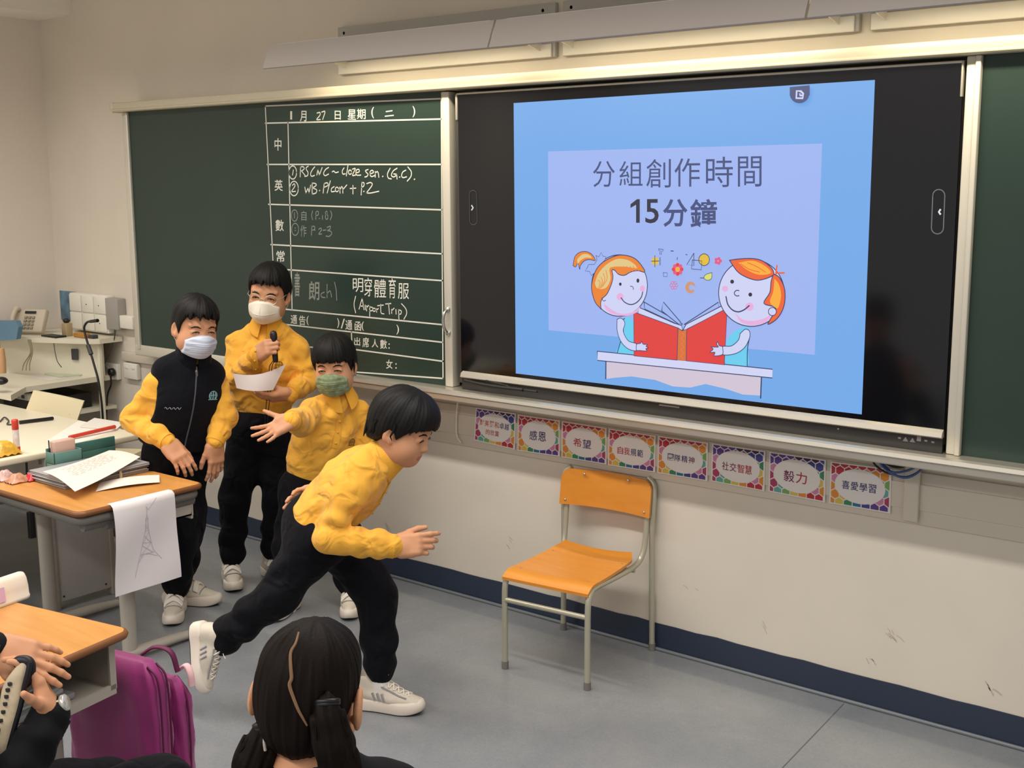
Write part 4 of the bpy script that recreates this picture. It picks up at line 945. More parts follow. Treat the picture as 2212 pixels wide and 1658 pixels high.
# papers and lead on the computer desktop
sheet('paper_sheet', [(55, 812, .6612), (105, 822, .6612), (175, 812, .6612), (110, 803, .6612)], 'white sheets lying on the corner workstation desktop', 'paper')
sheet('green_folder', [(95, 806, .6682), (130, 812, .6682), (195, 806, .6682), (140, 797, .6682)], 'pale green folder on the corner workstation desktop', 'folder', h=.006, m=mat('pale_green', rgb(196, 204, 176), rough=.6))
mb = MB()
for k in range(3): mb.tube(smooth_pts([onY(60 + 3 * k, 733, -.36), onY(66 + 2 * k, 760, -.36), onY(52 + 6 * k, 785, -.37), onY(48 + 8 * k, 800, -.38)]), .003, 6)
tag(mb.build('cable', mat('olive_cable', rgb(140, 132, 104))), 'bundle of olive cables hanging from the raised shelf', 'cable')
mb = MB(); mb.tube(smooth_pts([onY(115, 732, -.22), onY(119, 760, -.24), onY(124, 780, -.25), onY(133, 793, -.26)]), .002, 6); tag(mb.build('cable', M_DKGREY), 'thin dark cable hanging from the middle of the raised shelf', 'cable')
a = onZ(5, 806, .64)
mb = MB(); mb.tube([onY(6, 805, -.58), onY(5, 778, -.58), onY(3, 752, -.58)], [.016, .016, .012], 10); o = mb.build('wooden_figure', mat('light_wood', rgb(196, 152, 110), rough=.6)); o.name = 'wooden_peg'; tag(o, 'light wooden peg shape at the left edge on the workstation desktop', 'peg')
mb = MB(); mb.ball(onY(2, 822, -.64) , (.035, .03, .018)); o = mb.build('mouse', M_BLACK); o.name = 'computer_mouse'; tag(o, 'black computer mouse at the left edge of the workstation', 'mouse')

# ================================================================ wall plates, sockets, leads by the corner
t = thing('switch_panel', onY(192, 678, -.02), 'block of six white switch plates on the wall in the corner', 'switches')
Y1 = -.045
c00, c11 = onY(155, 712, Y1), onY(229, 634, Y1)
MB().box((c00[0], Y1, c00[2] + .004), (c11[0], -.0005, c11[2] - .012), bev=.003).build('back_box', M_WHITE, t)
for i in range(3):
    for j in range(2):
        wx = (c11[0] - c00[0]) / 3; hz = (c11[2] - .016 - c00[2] - .008) / 2
        x0 = c00[0] + i * wx + .004; z0 = c00[2] + .008 + j * hz + .003
        mb = MB(); mb.box((x0, Y1 - .006, z0), (x0 + wx - .008, Y1, z0 + hz - .006), bev=.002)
        if i: mb.ball((x0 + wx * .4, Y1 - .006, z0 + hz * .45), .003, 1)
        mb.build('switch_plate', [M_WHITE, M_BLACK], t)
c00, c11 = onY(229, 710, -.05), onY(252, 646, -.05)
tag(MB().box((c00[0], -.05, c00[2]), (c11[0], -.0005, c11[2]), bev=.004).build('junction_box', mat('mid_grey_plastic', rgb(160, 156, 150))), 'grey junction box right of the white switch plates', 'junction box')
c00, c11 = onY(251, 706, -.04), onY(285, 684, -.04)
tag(MB().box((c00[0], -.040, c00[2] - .004), (c11[0], -.0005, c11[2]), bev=.004).build('adapter_box', M_WHITE), 'small white adapter box on the wall left of the chalkboard', 'adapter')
c0, c1 = onY(222, 790, -.03), onY(300, 772, -.03)
mb = MB(); mb.box((-2.535, -.022, c0[2] + .04), (-2.05, -.0005, c0[2] + .085), bev=.003); tag(mb.build('cable_trunking', M_TRUNK), 'pale trunking strip on the wall in the left corner under the chalkboard', 'trunking')
for u, lb in ((241, 'white double socket on the corner wall with a black plug in it'), (283, 'white double socket on the corner wall, next to the navy vest boy')):
    c0 = onY(u, 800, -.02)
    mb = MB(); mb.box((c0[0] - .055, -.026, c0[2] - .042), (c0[0] + .055, -.0005, c0[2] + .036), bev=.004)
    for sx in (-.028, .028): mb.box((c0[0] + sx - .012, -.028, c0[2] + .008), (c0[0] + sx + .012, -.0255, c0[2] + .022), bev=.001)
    tag(mb.build('wall_socket', M_WHITE), lb, 'socket', 'white double sockets on the corner wall')
c0 = onY(239, 804, -.05)
mb = MB(); mb.lathe([(.016, 0), (.02, .004), (.02, .022), (.012, .026)], c0 + [0, .018, 0], 16, ax=np.array([[1, 0, 0], [0, 0, 1], [0, -1, 0.]]).T)
mb.tube(smooth_pts([onY(239, 812, -.045), onY(240, 830, -.045), onY(233, 850, -.05), onY(231, 875, -.06), onY(230, 905, -.07), onY(230, 960, -.07)]), .0042, 8)
tag(mb.build('power_plug', M_BLACK), 'black plug and lead in the socket under the chalkboard corner', 'plug')
mb = MB(); mb.tube(smooth_pts([onY(248, 706, -.045), onY(247, 730, -.05), onY(238, 760, -.06), onY(226, 785, -.07), onY(218, 810, -.09), onY(219, 850, -.10), onY(223, 920, -.10)]), .003, 8); tag(mb.build('cable', M_DKGREY), 'dark cable running down from the small white adapter box', 'cable')
nt_ = mat('notice_blue', rgb(96, 128, 150), rough=.6, vary=.4, vscale=14)
c00, c11 = onY(132, 690, -.004), onY(158, 630, -.004)
mb = MB(); mb.box((c00[0], -.003, c00[2]), (c11[0] + .05, -.0006, c11[2])); tag(mb.build('poster', nt_), 'small blue picture on the corner wall behind the switch plates', 'poster')
# goose-neck microphone
gm = thing('goose_neck_microphone', onZ(222, 1150, 0), 'black goose-neck microphone curving up in the corner by the workstation', 'microphone')
gy = -.36
mb = MB(); mb.tube(smooth_pts([onY(224, 1010, gy), onY(222, 900, gy), onY(214, 830, gy), onY(204, 790, gy), onY(194, 756, gy), onY(184, 722, gy), onY(182, 706, gy), onY(188, 696, gy), onY(196, 694, gy)]), .0052, 10); mb.build('neck', M_BLACK, gm)
mb = MB(); mb.tube([onY(195, 694, gy), onY(211, 692, gy)], [.007, .008], 12); mb.build('capsule', M_BLACK, gm)
mb = MB(); mb.tube([onY(190, 745, gy), onY(197, 765, gy)], [.010, .010], 12); mb.build('switch_collar', M_DKGREY, gm)
b0 = onY(224, 1010, gy); mb = MB(); mb.lathe([(.075, 0), (.07, .012), (.014, .02), (.010, b0[2])], (b0[0], b0[1], 0), 20); mb.build('stand', M_BLACK, gm)
# cream chair behind the teacher desk: only its backrest shows
ct = thing('teacher_chair', (-1.93, -.56, 0), 'cream plastic chair behind the teacher desk, only its backrest showing', 'chair')
FC = np.array([-2.06, -.46, 0]); PB = [onV(72, 843, FC, -.02), onV(181, 866, FC, -.02), onV(164, 914, FC, .02), onV(54, 890, FC, .02)]
def cb_(s, q): return PB[0] * (1 - s) * (1 - q) + PB[1] * s * (1 - q) + PB[2] * s * q + PB[3] * (1 - s) * q + NH * .010 * (1 - (2 * s - 1) ** 2)
mb = MB(); mb.grid(cb_, 8, 8, 0, NH * .012); mb.build('backrest', mat('cream_shell', rgb(224, 210, 172), rough=.5), ct)
for k_ in (3, 2):
    pb_ = PB[k_] + (PB[1] - PB[0]) * (.15 if k_ == 3 else -.15); MB().tube([pb_ + NH * .026 + [0, 0, .03], pb_ + NH * .026, [pb_[0], pb_[1] + .02, .37]], .009, 8).build('back_post', M_DFR, ct)
mb = MB(); mb.prism([(-2.26, -.62, .36), (-1.98, -.44, .36), (-2.12, -.20, .36), (-2.38, -.36, .36)], (0, 0, .02)); mb.build('seat', mat('cream_shell', rgb(224, 210, 172)), ct)
for x, y_ in [(-2.24, -.59), (-2.01, -.44), (-2.13, -.23), (-2.35, -.37)]: MB().tube([(x, y_, 0), (x, y_, .362)], .010, 8).build('leg', M_DFR, ct)
# ================================================================ soft shapes (distance fields turned into meshes) for people and cloth
def nrm(v): v = np.asarray(v, float); return v / (np.linalg.norm(v) + 1e-12)
class Soft:
    def __init__(self): self.p = []
    def add(self, fn, lo, hi, k=.0, op='u'):
        self.p.append((fn, np.minimum(lo, hi), np.maximum(lo, hi), k, op)); return self
    def cone(self, a, b, ra, rb, k=.02, op='u', flat=None, fdir=None, wr=None):
        """round cone; FLAT < 1 squeezes it along FDIR; WR = (amplitude, waves per metre, phase) folds across its axis"""
        a, b = np.array(a, float), np.array(b, float); r = max(ra, rb); ba = b - a; L2 = max(ba @ ba, 1e-12); L = math.sqrt(L2)
        fd = None if fdir is None else nrm(fdir)
        def fn(P):
            q = P - a
            if fd is not None:
                s = 1.0 / flat
                q = q + (q @ fd)[..., None] * fd * (s - 1); bb = ba + (ba @ fd) * fd * (s - 1); l2 = max(bb @ bb, 1e-12)
            else: bb, l2 = ba, L2
            t = np.clip((q @ bb) / l2, 0, 1)
            d = np.linalg.norm(q - t[..., None] * bb, axis=-1) - (ra + (rb - ra) * t)
            if fd is not None: d = d * (flat + (1 - flat) * .35)
            if wr is not None:
                s_ = t * L; side = (P - a) @ nrm(np.cross(ba, [.31, .77, .55]))
                d = d + wr[0] * np.sin(wr[1] * s_ + wr[2] + 14 * side + 1.5 * np.sin(40 * side + wr[2])) * np.clip(t * 1.5, .15, 1)
            return d
        m = r + .004 + (wr[0] if wr else 0)
        return self.add(fn, np.minimum(a, b) - m, np.maximum(a, b) + m, k, op)
    def ell(self, c, r, A=None, k=.02, op='u'):
        c = np.array(c, float); r = np.array(r, float); A = np.eye(3) if A is None else np.asarray(A, float)
        def fn(P):
            q = (P - c) @ A / r; n = np.linalg.norm(q, axis=-1); g = np.linalg.norm(q / r, axis=-1)
            return n * (n - 1) / np.maximum(g, 1e-9)
        m = np.abs(A) @ r
        return self.add(fn, c - m, c + m, k, op)
    def box(self, c, h, rad, A=None, k=.01, op='u'):
        c = np.array(c, float); h = np.array(h, float); A = np.eye(3) if A is None else np.asarray(A, float)
        def fn(P):
            q = np.abs((P - c) @ A) - (h - rad)
            return np.linalg.norm(np.maximum(q, 0), axis=-1) + np.minimum(q.max(-1), 0) - rad
        m = np.abs(A) @ h
        return self.add(fn, c - m, c + m, k, op)
    def half(self, p, n, k=.004):
        """keep only what lies behind the plane through P with normal N"""
        p = np.array(p, float); n = nrm(n); self.p.append((lambda P: (P - p) @ n, None, None, k, 'cut')); return self
    def warp(self, fn): self.p.append((fn, None, None, 0, 'warp')); return self
    def eval(self, P, D=None):
        """evaluate on a flat array of points (no boxes)"""
        D = np.full(P.shape[:-1], 1e3)
        for fn, lo, hi, k, op in self.p: D = self._mix(D, fn(P), k, op)
        return D
    @staticmethod
    def _mix(D, d, k, op):
        if op == 'warp': return D + d
        if op == 'u':
            if k <= 0: return np.minimum(D, d)
            h = np.maximum(k - np.abs(D - d), 0) / k; return np.minimum(D, d) - h * h * k * .25
        if op == 'sub': d = -d
        if k <= 0: return np.maximum(D, d)
        h = np.maximum(k - np.abs(D - d), 0) / k; return np.maximum(D, d) + h * h * k * .25
    def mesh(self, h, smooth=1, pad=.012):
        us = [q for q in self.p if q[4] == 'u']
        lo = np.min([q[1] for q in us], 0) - pad; hi = np.max([q[2] for q in us], 0) + pad
        n = np.ceil((hi - lo) / h).astype(int) + 1
        ax = [lo[i] + h * np.arange(n[i]) for i in range(3)]
        D = np.full(tuple(n), 1e3, np.float64)
        for fn, l, u, k, op in self.p:
            if l is None: sl = (slice(None),) * 3
            else:
                m = k + 3 * h
                i0 = np.clip(np.floor((l - m - lo) / h).astype(int), 0, n - 1); i1 = np.clip(np.ceil((u + m - lo) / h).astype(int) + 1, 1, n)
                sl = tuple(slice(i0[i], i1[i]) for i in range(3))
            P = np.stack(np.meshgrid(ax[0][sl[0]], ax[1][sl[1]], ax[2][sl[2]], indexing='ij'), -1)
            D[sl] = self._mix(D[sl], fn(P), k, op)
        return surface_nets(D, lo, h, smooth)
def surface_nets(D, lo, h, smooth=1):
    I = D < 0
    cnt = np.zeros(tuple(np.array(D.shape) - 1), np.int8)
    cs = [(a, b, c) for a in (0, 1) for b in (0, 1) for c in (0, 1)]
    for a, b, c in cs: cnt += I[a:a + cnt.shape[0], b:b + cnt.shape[1], c:c + cnt.shape[2]]
    act = (cnt > 0) & (cnt < 8)
    ijk = np.argwhere(act); idx = np.full(cnt.shape, -1, np.int64); idx[act] = np.arange(len(ijk))
    val = {c: D[ijk[:, 0] + c[0], ijk[:, 1] + c[1], ijk[:, 2] + c[2]] for c in cs}
    S = np.zeros((len(ijk), 3)); N = np.zeros(len(ijk))
    for c in cs:
        for a in range(3):
            if c[a]: continue
            e = list(c); e[a] = 1; e = tuple(e); d0, d1 = val[c], val[e]; x = (d0 < 0) != (d1 < 0)
            t = np.where(x, d0 / np.where(x, d0 - d1, 1), 0)
            pt = np.tile(np.array(c, float), (len(ijk), 1)); pt[:, a] += t
            S += pt * x[:, None]; N += x
    V = lo + h * (ijk + S / N[:, None])
    F = []
    for a in range(3):
        b, c = (a + 1) % 3, (a + 2) % 3
        s0 = [slice(None)] * 3; s1 = [slice(None)] * 3; s0[a] = slice(0, -1); s1[a] = slice(1, None)
        x = I[tuple(s0)] != I[tuple(s1)]
        e = np.argwhere(x); e = e[(e[:, b] > 0) & (e[:, c] > 0) & (e[:, b] < D.shape[b] - 1) & (e[:, c] < D.shape[c] - 1)]
        if not len(e): continue
        def cell(db, dc): q = e.copy(); q[:, b] += db; q[:, c] += dc; return idx[q[:, 0], q[:, 1], q[:, 2]]
        Q = np.stack([cell(-1, -1), cell(0, -1), cell(0, 0), cell(-1, 0)], 1)
        ins = I[e[:, 0], e[:, 1], e[:, 2]]
        Q[~ins] = Q[~ins][:, ::-1]; F.append(Q)
    F = np.concatenate(F); F = F[(F >= 0).all(1)]
    for _ in range(smooth):
        E_ = np.concatenate([F[:, [0, 1]], F[:, [1, 2]], F[:, [2, 3]], F[:, [3, 0]]]); A = np.zeros_like(V); W = np.bincount(np.concatenate([E_[:, 0], E_[:, 1]]), minlength=len(V)).astype(float)
        for k in range(3):
            A[:, k] = np.bincount(E_[:, 0], V[E_[:, 1], k], len(V)) + np.bincount(E_[:, 1], V[E_[:, 0], k], len(V))
        V = V * .5 + .5 * A / np.maximum(W, 1)[:, None]
    return V, F
def join(parts):
    V = []; F = []; M = []; n = 0
    for v, f, m in parts:
        V.append(v); F.append(np.asarray(f) + n); n += len(v); M.append(np.full(len(f), m) if np.isscalar(m) else m)
    return np.concatenate(V), np.concatenate(F), np.concatenate(M)
def soft_obj(name, V, F, mats, parent=None, mi=None, origin=None):
    return link_mesh(name, V, np.asarray(F).tolist(), mats, mi, parent, True, origin)
def ripple(seed, amp, freq, n=7, axis=None, an=.35):
    r = np.random.RandomState(seed); W = r.normal(size=(n, 3)); W /= np.linalg.norm(W, axis=1)[:, None]
    if axis is not None: W = W * an + np.outer(np.sign(W @ nrm(axis)), nrm(axis)); W /= np.linalg.norm(W, axis=1)[:, None]
    W *= freq * r.uniform(.6, 1.5, n)[:, None]; ph = r.uniform(0, 6.28, n)
    def fn(P):
        s = 0
        for w, f in zip(W, ph): s = s + np.sin(P @ w + f)
        return amp * s / math.sqrt(n)
    return fn

# ---------------------------------------------------------------- heads
M_SKIN = mat('skin', rgb(208, 152, 116), rough=.55, spec=.25, sss=.08)
M_LIP = mat('lips', rgb(184, 104, 92), rough=.5, sss=.05)
M_HAIR = mat('black_hair', rgb(15, 13, 13), rough=.58, spec=.25, bump=.16, bscale=60, stretch=(6, 6, .7))
M_EYEW = mat('eye_white', rgb(186, 164, 150), rough=.6)
M_EYE = mat('dark_iris', rgb(24, 16, 14), rough=.35)
def head_frame(H, yaw, pitch, roll, face=None):
    """YAW from the camera towards the picture's right, PITCH down, ROLL clockwise; columns right, forward, up"""
    y, p, r = map(math.radians, (yaw, pitch, roll))
    f = (-NH * math.cos(y) + RH * math.sin(y)) * math.cos(p) + np.array([0, 0, -math.sin(p)])
    up = np.array([0, 0, 1.0]); up = nrm(up - f * (up @ f)); rt = np.cross(f, up)
    up2 = up * math.cos(r) - rt * math.sin(r); rt2 = np.cross(f, up2)
    return np.stack([rt2, f, up2], 1)
def head_field(mouth=True, plain=False):
    s = Soft()
    s.ell((0, -.012, .024), (.0725, .090, .080), k=.02)
    s.ell((0, .018, -.034), (.0600, .062, .066), k=.035)
    s.ell((0, .040, -.080), (.030, .034, .024), k=.045)
    for x in (-1, 1):
        s.ell((x * .037, .044, -.042), (.025, .026, .028), k=.03)
        s.ell((x * .046, .0, -.068), (.018, .036, .026), k=.04)
    if not plain:
        for x in (-1, 1):
            s.ell((x * .0315, .092, -.001), (.016, .014, .0115), k=.016, op='sub')
            s.ell((x * .0315, .0695, -.003), (.0165, .0110, .0105), k=.006)
            s.cone((x * .016, .072, .019), (x * .046, .062, .021), .0085, .0075, k=.014)
        s.cone((0, .070, .004), (0, .0835, -.026), .0065, .0088, k=.014)
        s.ell((0, .0870, -.031), (.0105, .0105, .0090), k=.008)
        for x in (-1, 1): s.ell((x * .0105, .0790, -.034), (.0075, .0085, .0065), k=.006)
        if mouth:
            s.ell((0, .0745, -.0585), (.0200, .0095, .0050), k=.005)
            s.ell((0, .0725, -.0665), (.0165, .0095, .0058), k=.005)
            s.cone((-.021, .074, -.0622), (.021, .074, -.0622), .0012, .0012, k=.004, op='sub')
    else:
        s.ell((0, .078, -.030), (.019, .020, .026), k=.03)
    return s
def ear_field(s, big=1.0, out=.0):
    for x in (-1, 1):
        a = math.radians(14); A = np.array([[math.cos(a * x), math.sin(a * x), 0], [-math.sin(a * x), math.cos(a * x), 0], [0, 0, 1.]]).T
        t = math.radians(-14); B = A @ np.array([[1, 0, 0], [0, math.cos(t), -math.sin(t)], [0, math.sin(t), math.cos(t)]])
        s.ell((x * (.0755 + out), -.012, -.014), (.0085, .0185 * big, .0300 * big), B, k=.008)
        s.ell((x * (.083 + out), -.006, -.010), (.0065, .0105 * big, .0185 * big), B, k=.004, op='sub')
        s.ell((x * (.0735 + out * .6), -.002, -.036), (.0070, .0080, .0090), k=.006)
    return s
def hairline(th, P):
    """height of the lower rim of the hair over angle TH from the front (0..pi)"""
    xs = np.radians(P['a']); return np.interp(np.abs(th), xs, P['z'])
HAIR_SHORT = dict(a=[0, 28, 45, 58, 70, 80, 88, 100, 116, 135, 160, 180], z=[.060, .057, .052, .044, .012, -.030, .006, .012, -.030, -.066, -.078, -.080])
HAIR_FRINGE = dict(a=[0, 25, 45, 56, 66, 76, 84, 98, 114, 135, 160, 180], z=[.036, .033, .034, .026, -.002, -.034, -.004, .004, -.036, -.072, -.084, -.086])
HAIR_BOWL = dict(a=[0, 25, 45, 60, 72, 80, 88, 100, 116, 135, 160, 180], z=[.042, .038, .028, .010, -.010, -.024, -.004, .002, -.036, -.058, -.066, -.068])
def hair_field(style, thick=.012, seed=1, top=.0, jag=.006):
    s = Soft()
    s.ell((0, -.015, .030), (.0755 + thick, .0935 + thick, .0800 + thick + top), k=0)
    s.ell((0, -.035, -.020), (.0675 + thick * .5, .0715 + thick * .6, .0760), k=.03)
    s.ell((0, .030, .050), (.058 + thick, .056 + thick, .050 + thick + top * .8), k=.02)
    r = np.random.RandomState(seed); ph = r.uniform(0, 6.28, 6)
    def strands(P):
        th = np.arctan2(P[..., 0], P[..., 1]); rr = np.hypot(P[..., 0], P[..., 1])
        w = np.clip(rr / .05, 0, 1)
        return w * (.0007 * np.sin(th * 43 + 9 * P[..., 2] + ph[0]) + .0005 * np.sin(th * 71 - 14 * P[..., 2] + ph[1]) + .0012 * np.sin(th * 11 + 35 * P[..., 2] + ph[2]))
    s.warp(strands)
    def rim(P):
        th = np.arctan2(P[..., 0], P[..., 1])
        z = hairline(th, style) + jag * (.55 * np.sin(th * 17 + ph[3]) + .35 * np.sin(th * 31 + ph[4]) + .3 * np.sin(th * 53 + ph[5])) * (np.abs(th) < 1.05)
        d = (z - P[..., 2]) * .8
        # leave the face itself free
        return np.where(P[..., 1] > -.10, d, d)
    s.p.append((rim, None, None, .004, 'cut'))
    return s
def on_face(V, x, z):
    """y of the face surface at (x, z), local vertices V"""
    c = V[V[:, 1] > .02]; d = (c[:, 0] - x) ** 2 + (c[:, 2] - z) ** 2; i = np.argsort(d)[:5]
    return float(np.max(c[i, 1]))
def face_patch(mb, V, pts, w, mi, lift=.0010, taper=True):
    P = [np.array([x, on_face(V, x, z) + lift, z]) for x, z in pts]; k = len(P)
    r = [w * (.45 + .55 * math.sin(PI * (i + .5) / k)) if taper else w for i in range(k)]
    mb.tube(P, r, 6, mi, flat=1.0)

# ---------------------------------------------------------------- hands
def hand_field(W, f, n, side, curl=(.5, .5, .55, .6), spread=.10, thumb=(.75, .62, -.25), thumb_bend=.35, sc=1.0, arm=None, foot=.05):
    """W wrist, F finger direction, N direction of the hand's back, SIDE 'R' or 'L'; curl per finger in radians per joint"""
    f = nrm(f); n = nrm(np.asarray(n) - f * (np.asarray(n) @ f)); x = np.cross(f, n); A = np.stack([x, f, n], 1); t = -1.0 if side == 'R' else 1.0
    T = lambda p: np.array(W) + sc * (A @ np.array(p, float))
    s = Soft()
    s.cone(T((0, -foot, 0)) if arm is None else np.array(W) - nrm(arm) * foot, T((0, .0, 0)), .0225 * sc, .0225 * sc, k=.01)
    s.cone(T((0, 0, 0)), T((0, .020, 0)), .0235 * sc, .0235 * sc, k=.01, flat=.75, fdir=n)
    s.box(T((0, .040, 0)), np.array([.0315, .036, .0125]) * sc, .0118 * sc, A, k=.014)
    s.cone(T((t * .020, .014, -.006)), T((t * .024, .040, -.006)), .0135 * sc, .011 * sc, k=.012)
    s.cone(T((-t * .022, .018, -.005)), T((-t * .024, .045, -.004)), .011 * sc, .010 * sc, k=.010)
    Ls = [.060, .067, .062, .050]; X = [.0235, .0080, -.0078, -.0228]; Y = [.073, .076, .073, .066]; R_ = [.0080, .0082, .0079, .0070]
    for i in range(4):
        p = np.array([t * X[i], Y[i] - .006, .001]); a = t * (spread * (1.5 - i)); c = 0.0
        for j, fr in enumerate((.44, .31, .25)):
            c += curl[i] * (1.0 if j else .8) * (1.1 if j == 1 else 1)
            d = np.array([math.sin(a) * math.cos(c), math.cos(a) * math.cos(c), -math.sin(c)])
            q = p + d * (Ls[i] * fr + (.008 if j == 0 else 0)); ra = R_[i] * (1 - .10 * j); rb = R_[i] * (1 - .10 * (j + 1))
            s.cone(T(p), T(q), ra * sc, rb * sc, k=.0035 if j else .007)
            p = q
    p = np.array([t * .020, .016, -.003]); d = nrm(np.array([t * thumb[0], thumb[1], thumb[2]])); ax = nrm(np.cross(d, [0, 0, 1.0]) * 0 + np.array([0, 0, t]))
    for j, (L, ra, rb) in enumerate([(.030, .0115, .0095), (.027, .0095, .0085), (.021, .0085, .0066)]):
        q = p + d * L; s.cone(T(p), T(q), ra * sc, rb * sc, k=.010 if j == 0 else .0035); p = q
        th = thumb_bend; d = nrm(d * math.cos(th) + np.cross(ax, d) * math.sin(th))
    return s, A

# ---------------------------------------------------------------- shoes
M_SHOE = mat('white_trainer', rgb(212, 202, 186), rough=.6, bump=.15, bscale=160, vary=.06, vscale=18)
M_SOLE = mat('off_white_sole', rgb(226, 214, 200), rough=.55)
M_OUT = mat('dark_outsole', rgb(52, 50, 52), rough=.7)
M_LACE = mat('white_lace', rgb(236, 230, 218), rough=.7)
M_SOCK = mat('white_sock', rgb(226, 222, 216), rough=.85, bump=.2, bscale=300)
M_SGREY = mat('pale_grey_trim', rgb(150, 148, 150), rough=.6)
def make_shoe(parent, A0, toe, up, kind, L=.205, label=None):
    """A0: point on the sole under the ankle; TOE: direction; UP"""
    y = nrm(toe); z = nrm(np.asarray(up) - y * (np.asarray(up) @ y)); x = np.cross(y, z); A = np.stack([x, y, z], 1); k = L / .205
    T = lambda p: np.array(A0) + k * (A @ np.array(p, float))
    s = Soft()
    s.cone(T((0, -.030, .046)), T((0, .050, .036)), .0315 * k, .0315 * k, k=.012, flat=.85, fdir=z)
    s.cone(T((0, .050, .036)), T((.003, .118, .029)), .0325 * k, .0225 * k, k=.012, flat=.74, fdir=z)
    s.cone(T((0, -.034, .05)), T((0, -.028, .090)), .029 * k, .0285 * k, k=.014)
    s.cone(T((0, -.010, .074)), T((0, .040, .052)), .024 * k, .022 * k, k=.014)
    s.cone(T((0, -.03, .098)), T((0, -.026, .13)), .025 * k, .025 * k, k=.004, op='sub')
    s.half(T((0, 0, .020)), -z, .002)
    s.warp(ripple(5, .0008, 120))
    V, F = s.mesh(.0034, 1); Vs = V
    sh = soft_obj('shoe', V, F, M_SHOE, parent)
    if label: sh['label'] = label
    out = [(.012, -.066), (.026, -.058), (.033, -.035), (.031, .0), (.034, .045), (.037, .080), (.031, .115), (.018, .137), (.004, .142), (-.012, .138), (-.027, .118), (-.035, .082), (-.033, .045), (-.030, .0), (-.033, -.035), (-.026, -.058), (-.012, -.066)]
    o2 = [tuple(p[:2]) for p in smooth_pts([(a, b, 0) for a, b in out] + [(out[0][0], out[0][1], 0)], 3)][:-1]
    mb = MB(); lv = [(.0, 1.0, 0), (.004, 1.03, 0), (.016, 1.045, .0), (.026, 1.0, .0), (.030, .94, 0)]
    V = []; F = []; n = len(o2)
    for h, kk, _ in lv:
        for a, b in o2: V.append(T((a * kk, .035 + (b - .035) * kk, h + max(0, (b - .085)) ** 2 * 3.2 + (.008 if b < -.03 and h > .01 else 0))))
    for i in range(len(lv) - 1):
        for j in range(n): F.append((i * n + j, i * n + (j + 1) % n, (i + 1) * n + (j + 1) % n, (i + 1) * n + j))
    F.append(tuple(range((len(lv) - 1) * n, len(lv) * n))); mb.add(V, F, 0, True); mb.build('sole', M_SOLE, sh)
    mb = MB(); V = []
    for h, kk in [(-.0035, .96), (.0025, 1.0)]:
        for a, b in o2: V.append(T((a * kk, .035 + (b - .035) * kk, h + max(0, (b - .085)) ** 2 * 3.2)))
    F = [(j, (j + 1) % n, n + (j + 1) % n, n + j) for j in range(n)] + [tuple(range(n))[::-1]]
    mb.add(V, F); mb.build('outsole', M_OUT, sh)
    Lv = ((Vs - np.array(A0)) @ A) / k
    def on(xx, yy, lift=.0):
        d = (Lv[:, 0] - xx) ** 2 + (Lv[:, 1] - yy) ** 2; c = np.argsort(d)[:24]; return T((xx, yy, float(Lv[c, 2].max()) + lift))
    if kind == 'lace':
        mb = MB()
        for i in range(6):
            yy = .020 + i * .0145; w = .019 - .0012 * i
            for q in (1, -1): mb.tube(smooth_pts([on(-w * q, yy, -.001), on(-w * .5 * q, yy + .003, .001), on(0, yy + .006, .002), on(w * .5 * q, yy + .009, .001), on(w * q, yy + .012, -.001)], 3), .0021 * k, 6)
        for q in (1, -1): mb.tube(smooth_pts([on(0, .016, .004), on(.012 * q, .020, .012), on(.024 * q, .032, .004), on(.008 * q, .028, .004)], 5), .0018 * k, 6)
        mb.tube(smooth_pts([on(.002, .02, .004), on(.010, .034, .018), on(.014, .046, .034)], 5), .0014 * k, 6)
        mb.build('laces', M_LACE, sh)
        mb = MB(); tg = [[on(-.021 + .0 * y_, y_, -.0005), on(0, y_, .0005), on(.021, y_, -.0005)] for y_ in (.016, .104)]
        for q in (-1, 1): mb.tube([on(q * .0225, y_, -.0008) for y_ in (.014, .035, .056, .078, .10)], .0030 * k, 6, flat=.6)
        mb.build('eyelet_band', M_SGREY, sh)
        mb = MB()
        for q in (1, -1):
            for i in range(3):
                P = []
                for z_ in (.034, .044, .054):
                    y_ = .012 + i * .014 - (z_ - .034) * .45; c = Lv[(np.abs(Lv[:, 1] - y_) < .008) & (np.abs(Lv[:, 2] - z_) < .006)]
                    if len(c): P.append(T(((c[:, 0] * q).max() * q, y_, z_)))
                if len(P) > 1: mb.tube(P, .0036 * k, 6, flat=.4, flatdir=x)
        mb.build('side_stripes', M_SGREY, sh)
    else:
        mb = MB()
        for i in range(3):
            yy = .004 + i * .026
            for dy in (-.006, -.002, .002, .006):
                mb.tube(smooth_pts([on(xx, yy + dy + abs(xx) * .2, .0022) for xx in (-.030, -.022, -.012, 0, .012, .022, .031)], 3), .0034 * k, 6)
        mb.build('velcro_straps', M_LACE, sh)
        mb = MB(); mb.tube([on(xx, .082 - 6 * xx * xx, .0) for xx in np.linspace(-.030, .030, 11)], .0017 * k, 6); mb.build('toe_seam', M_SGREY, sh)
    return sh
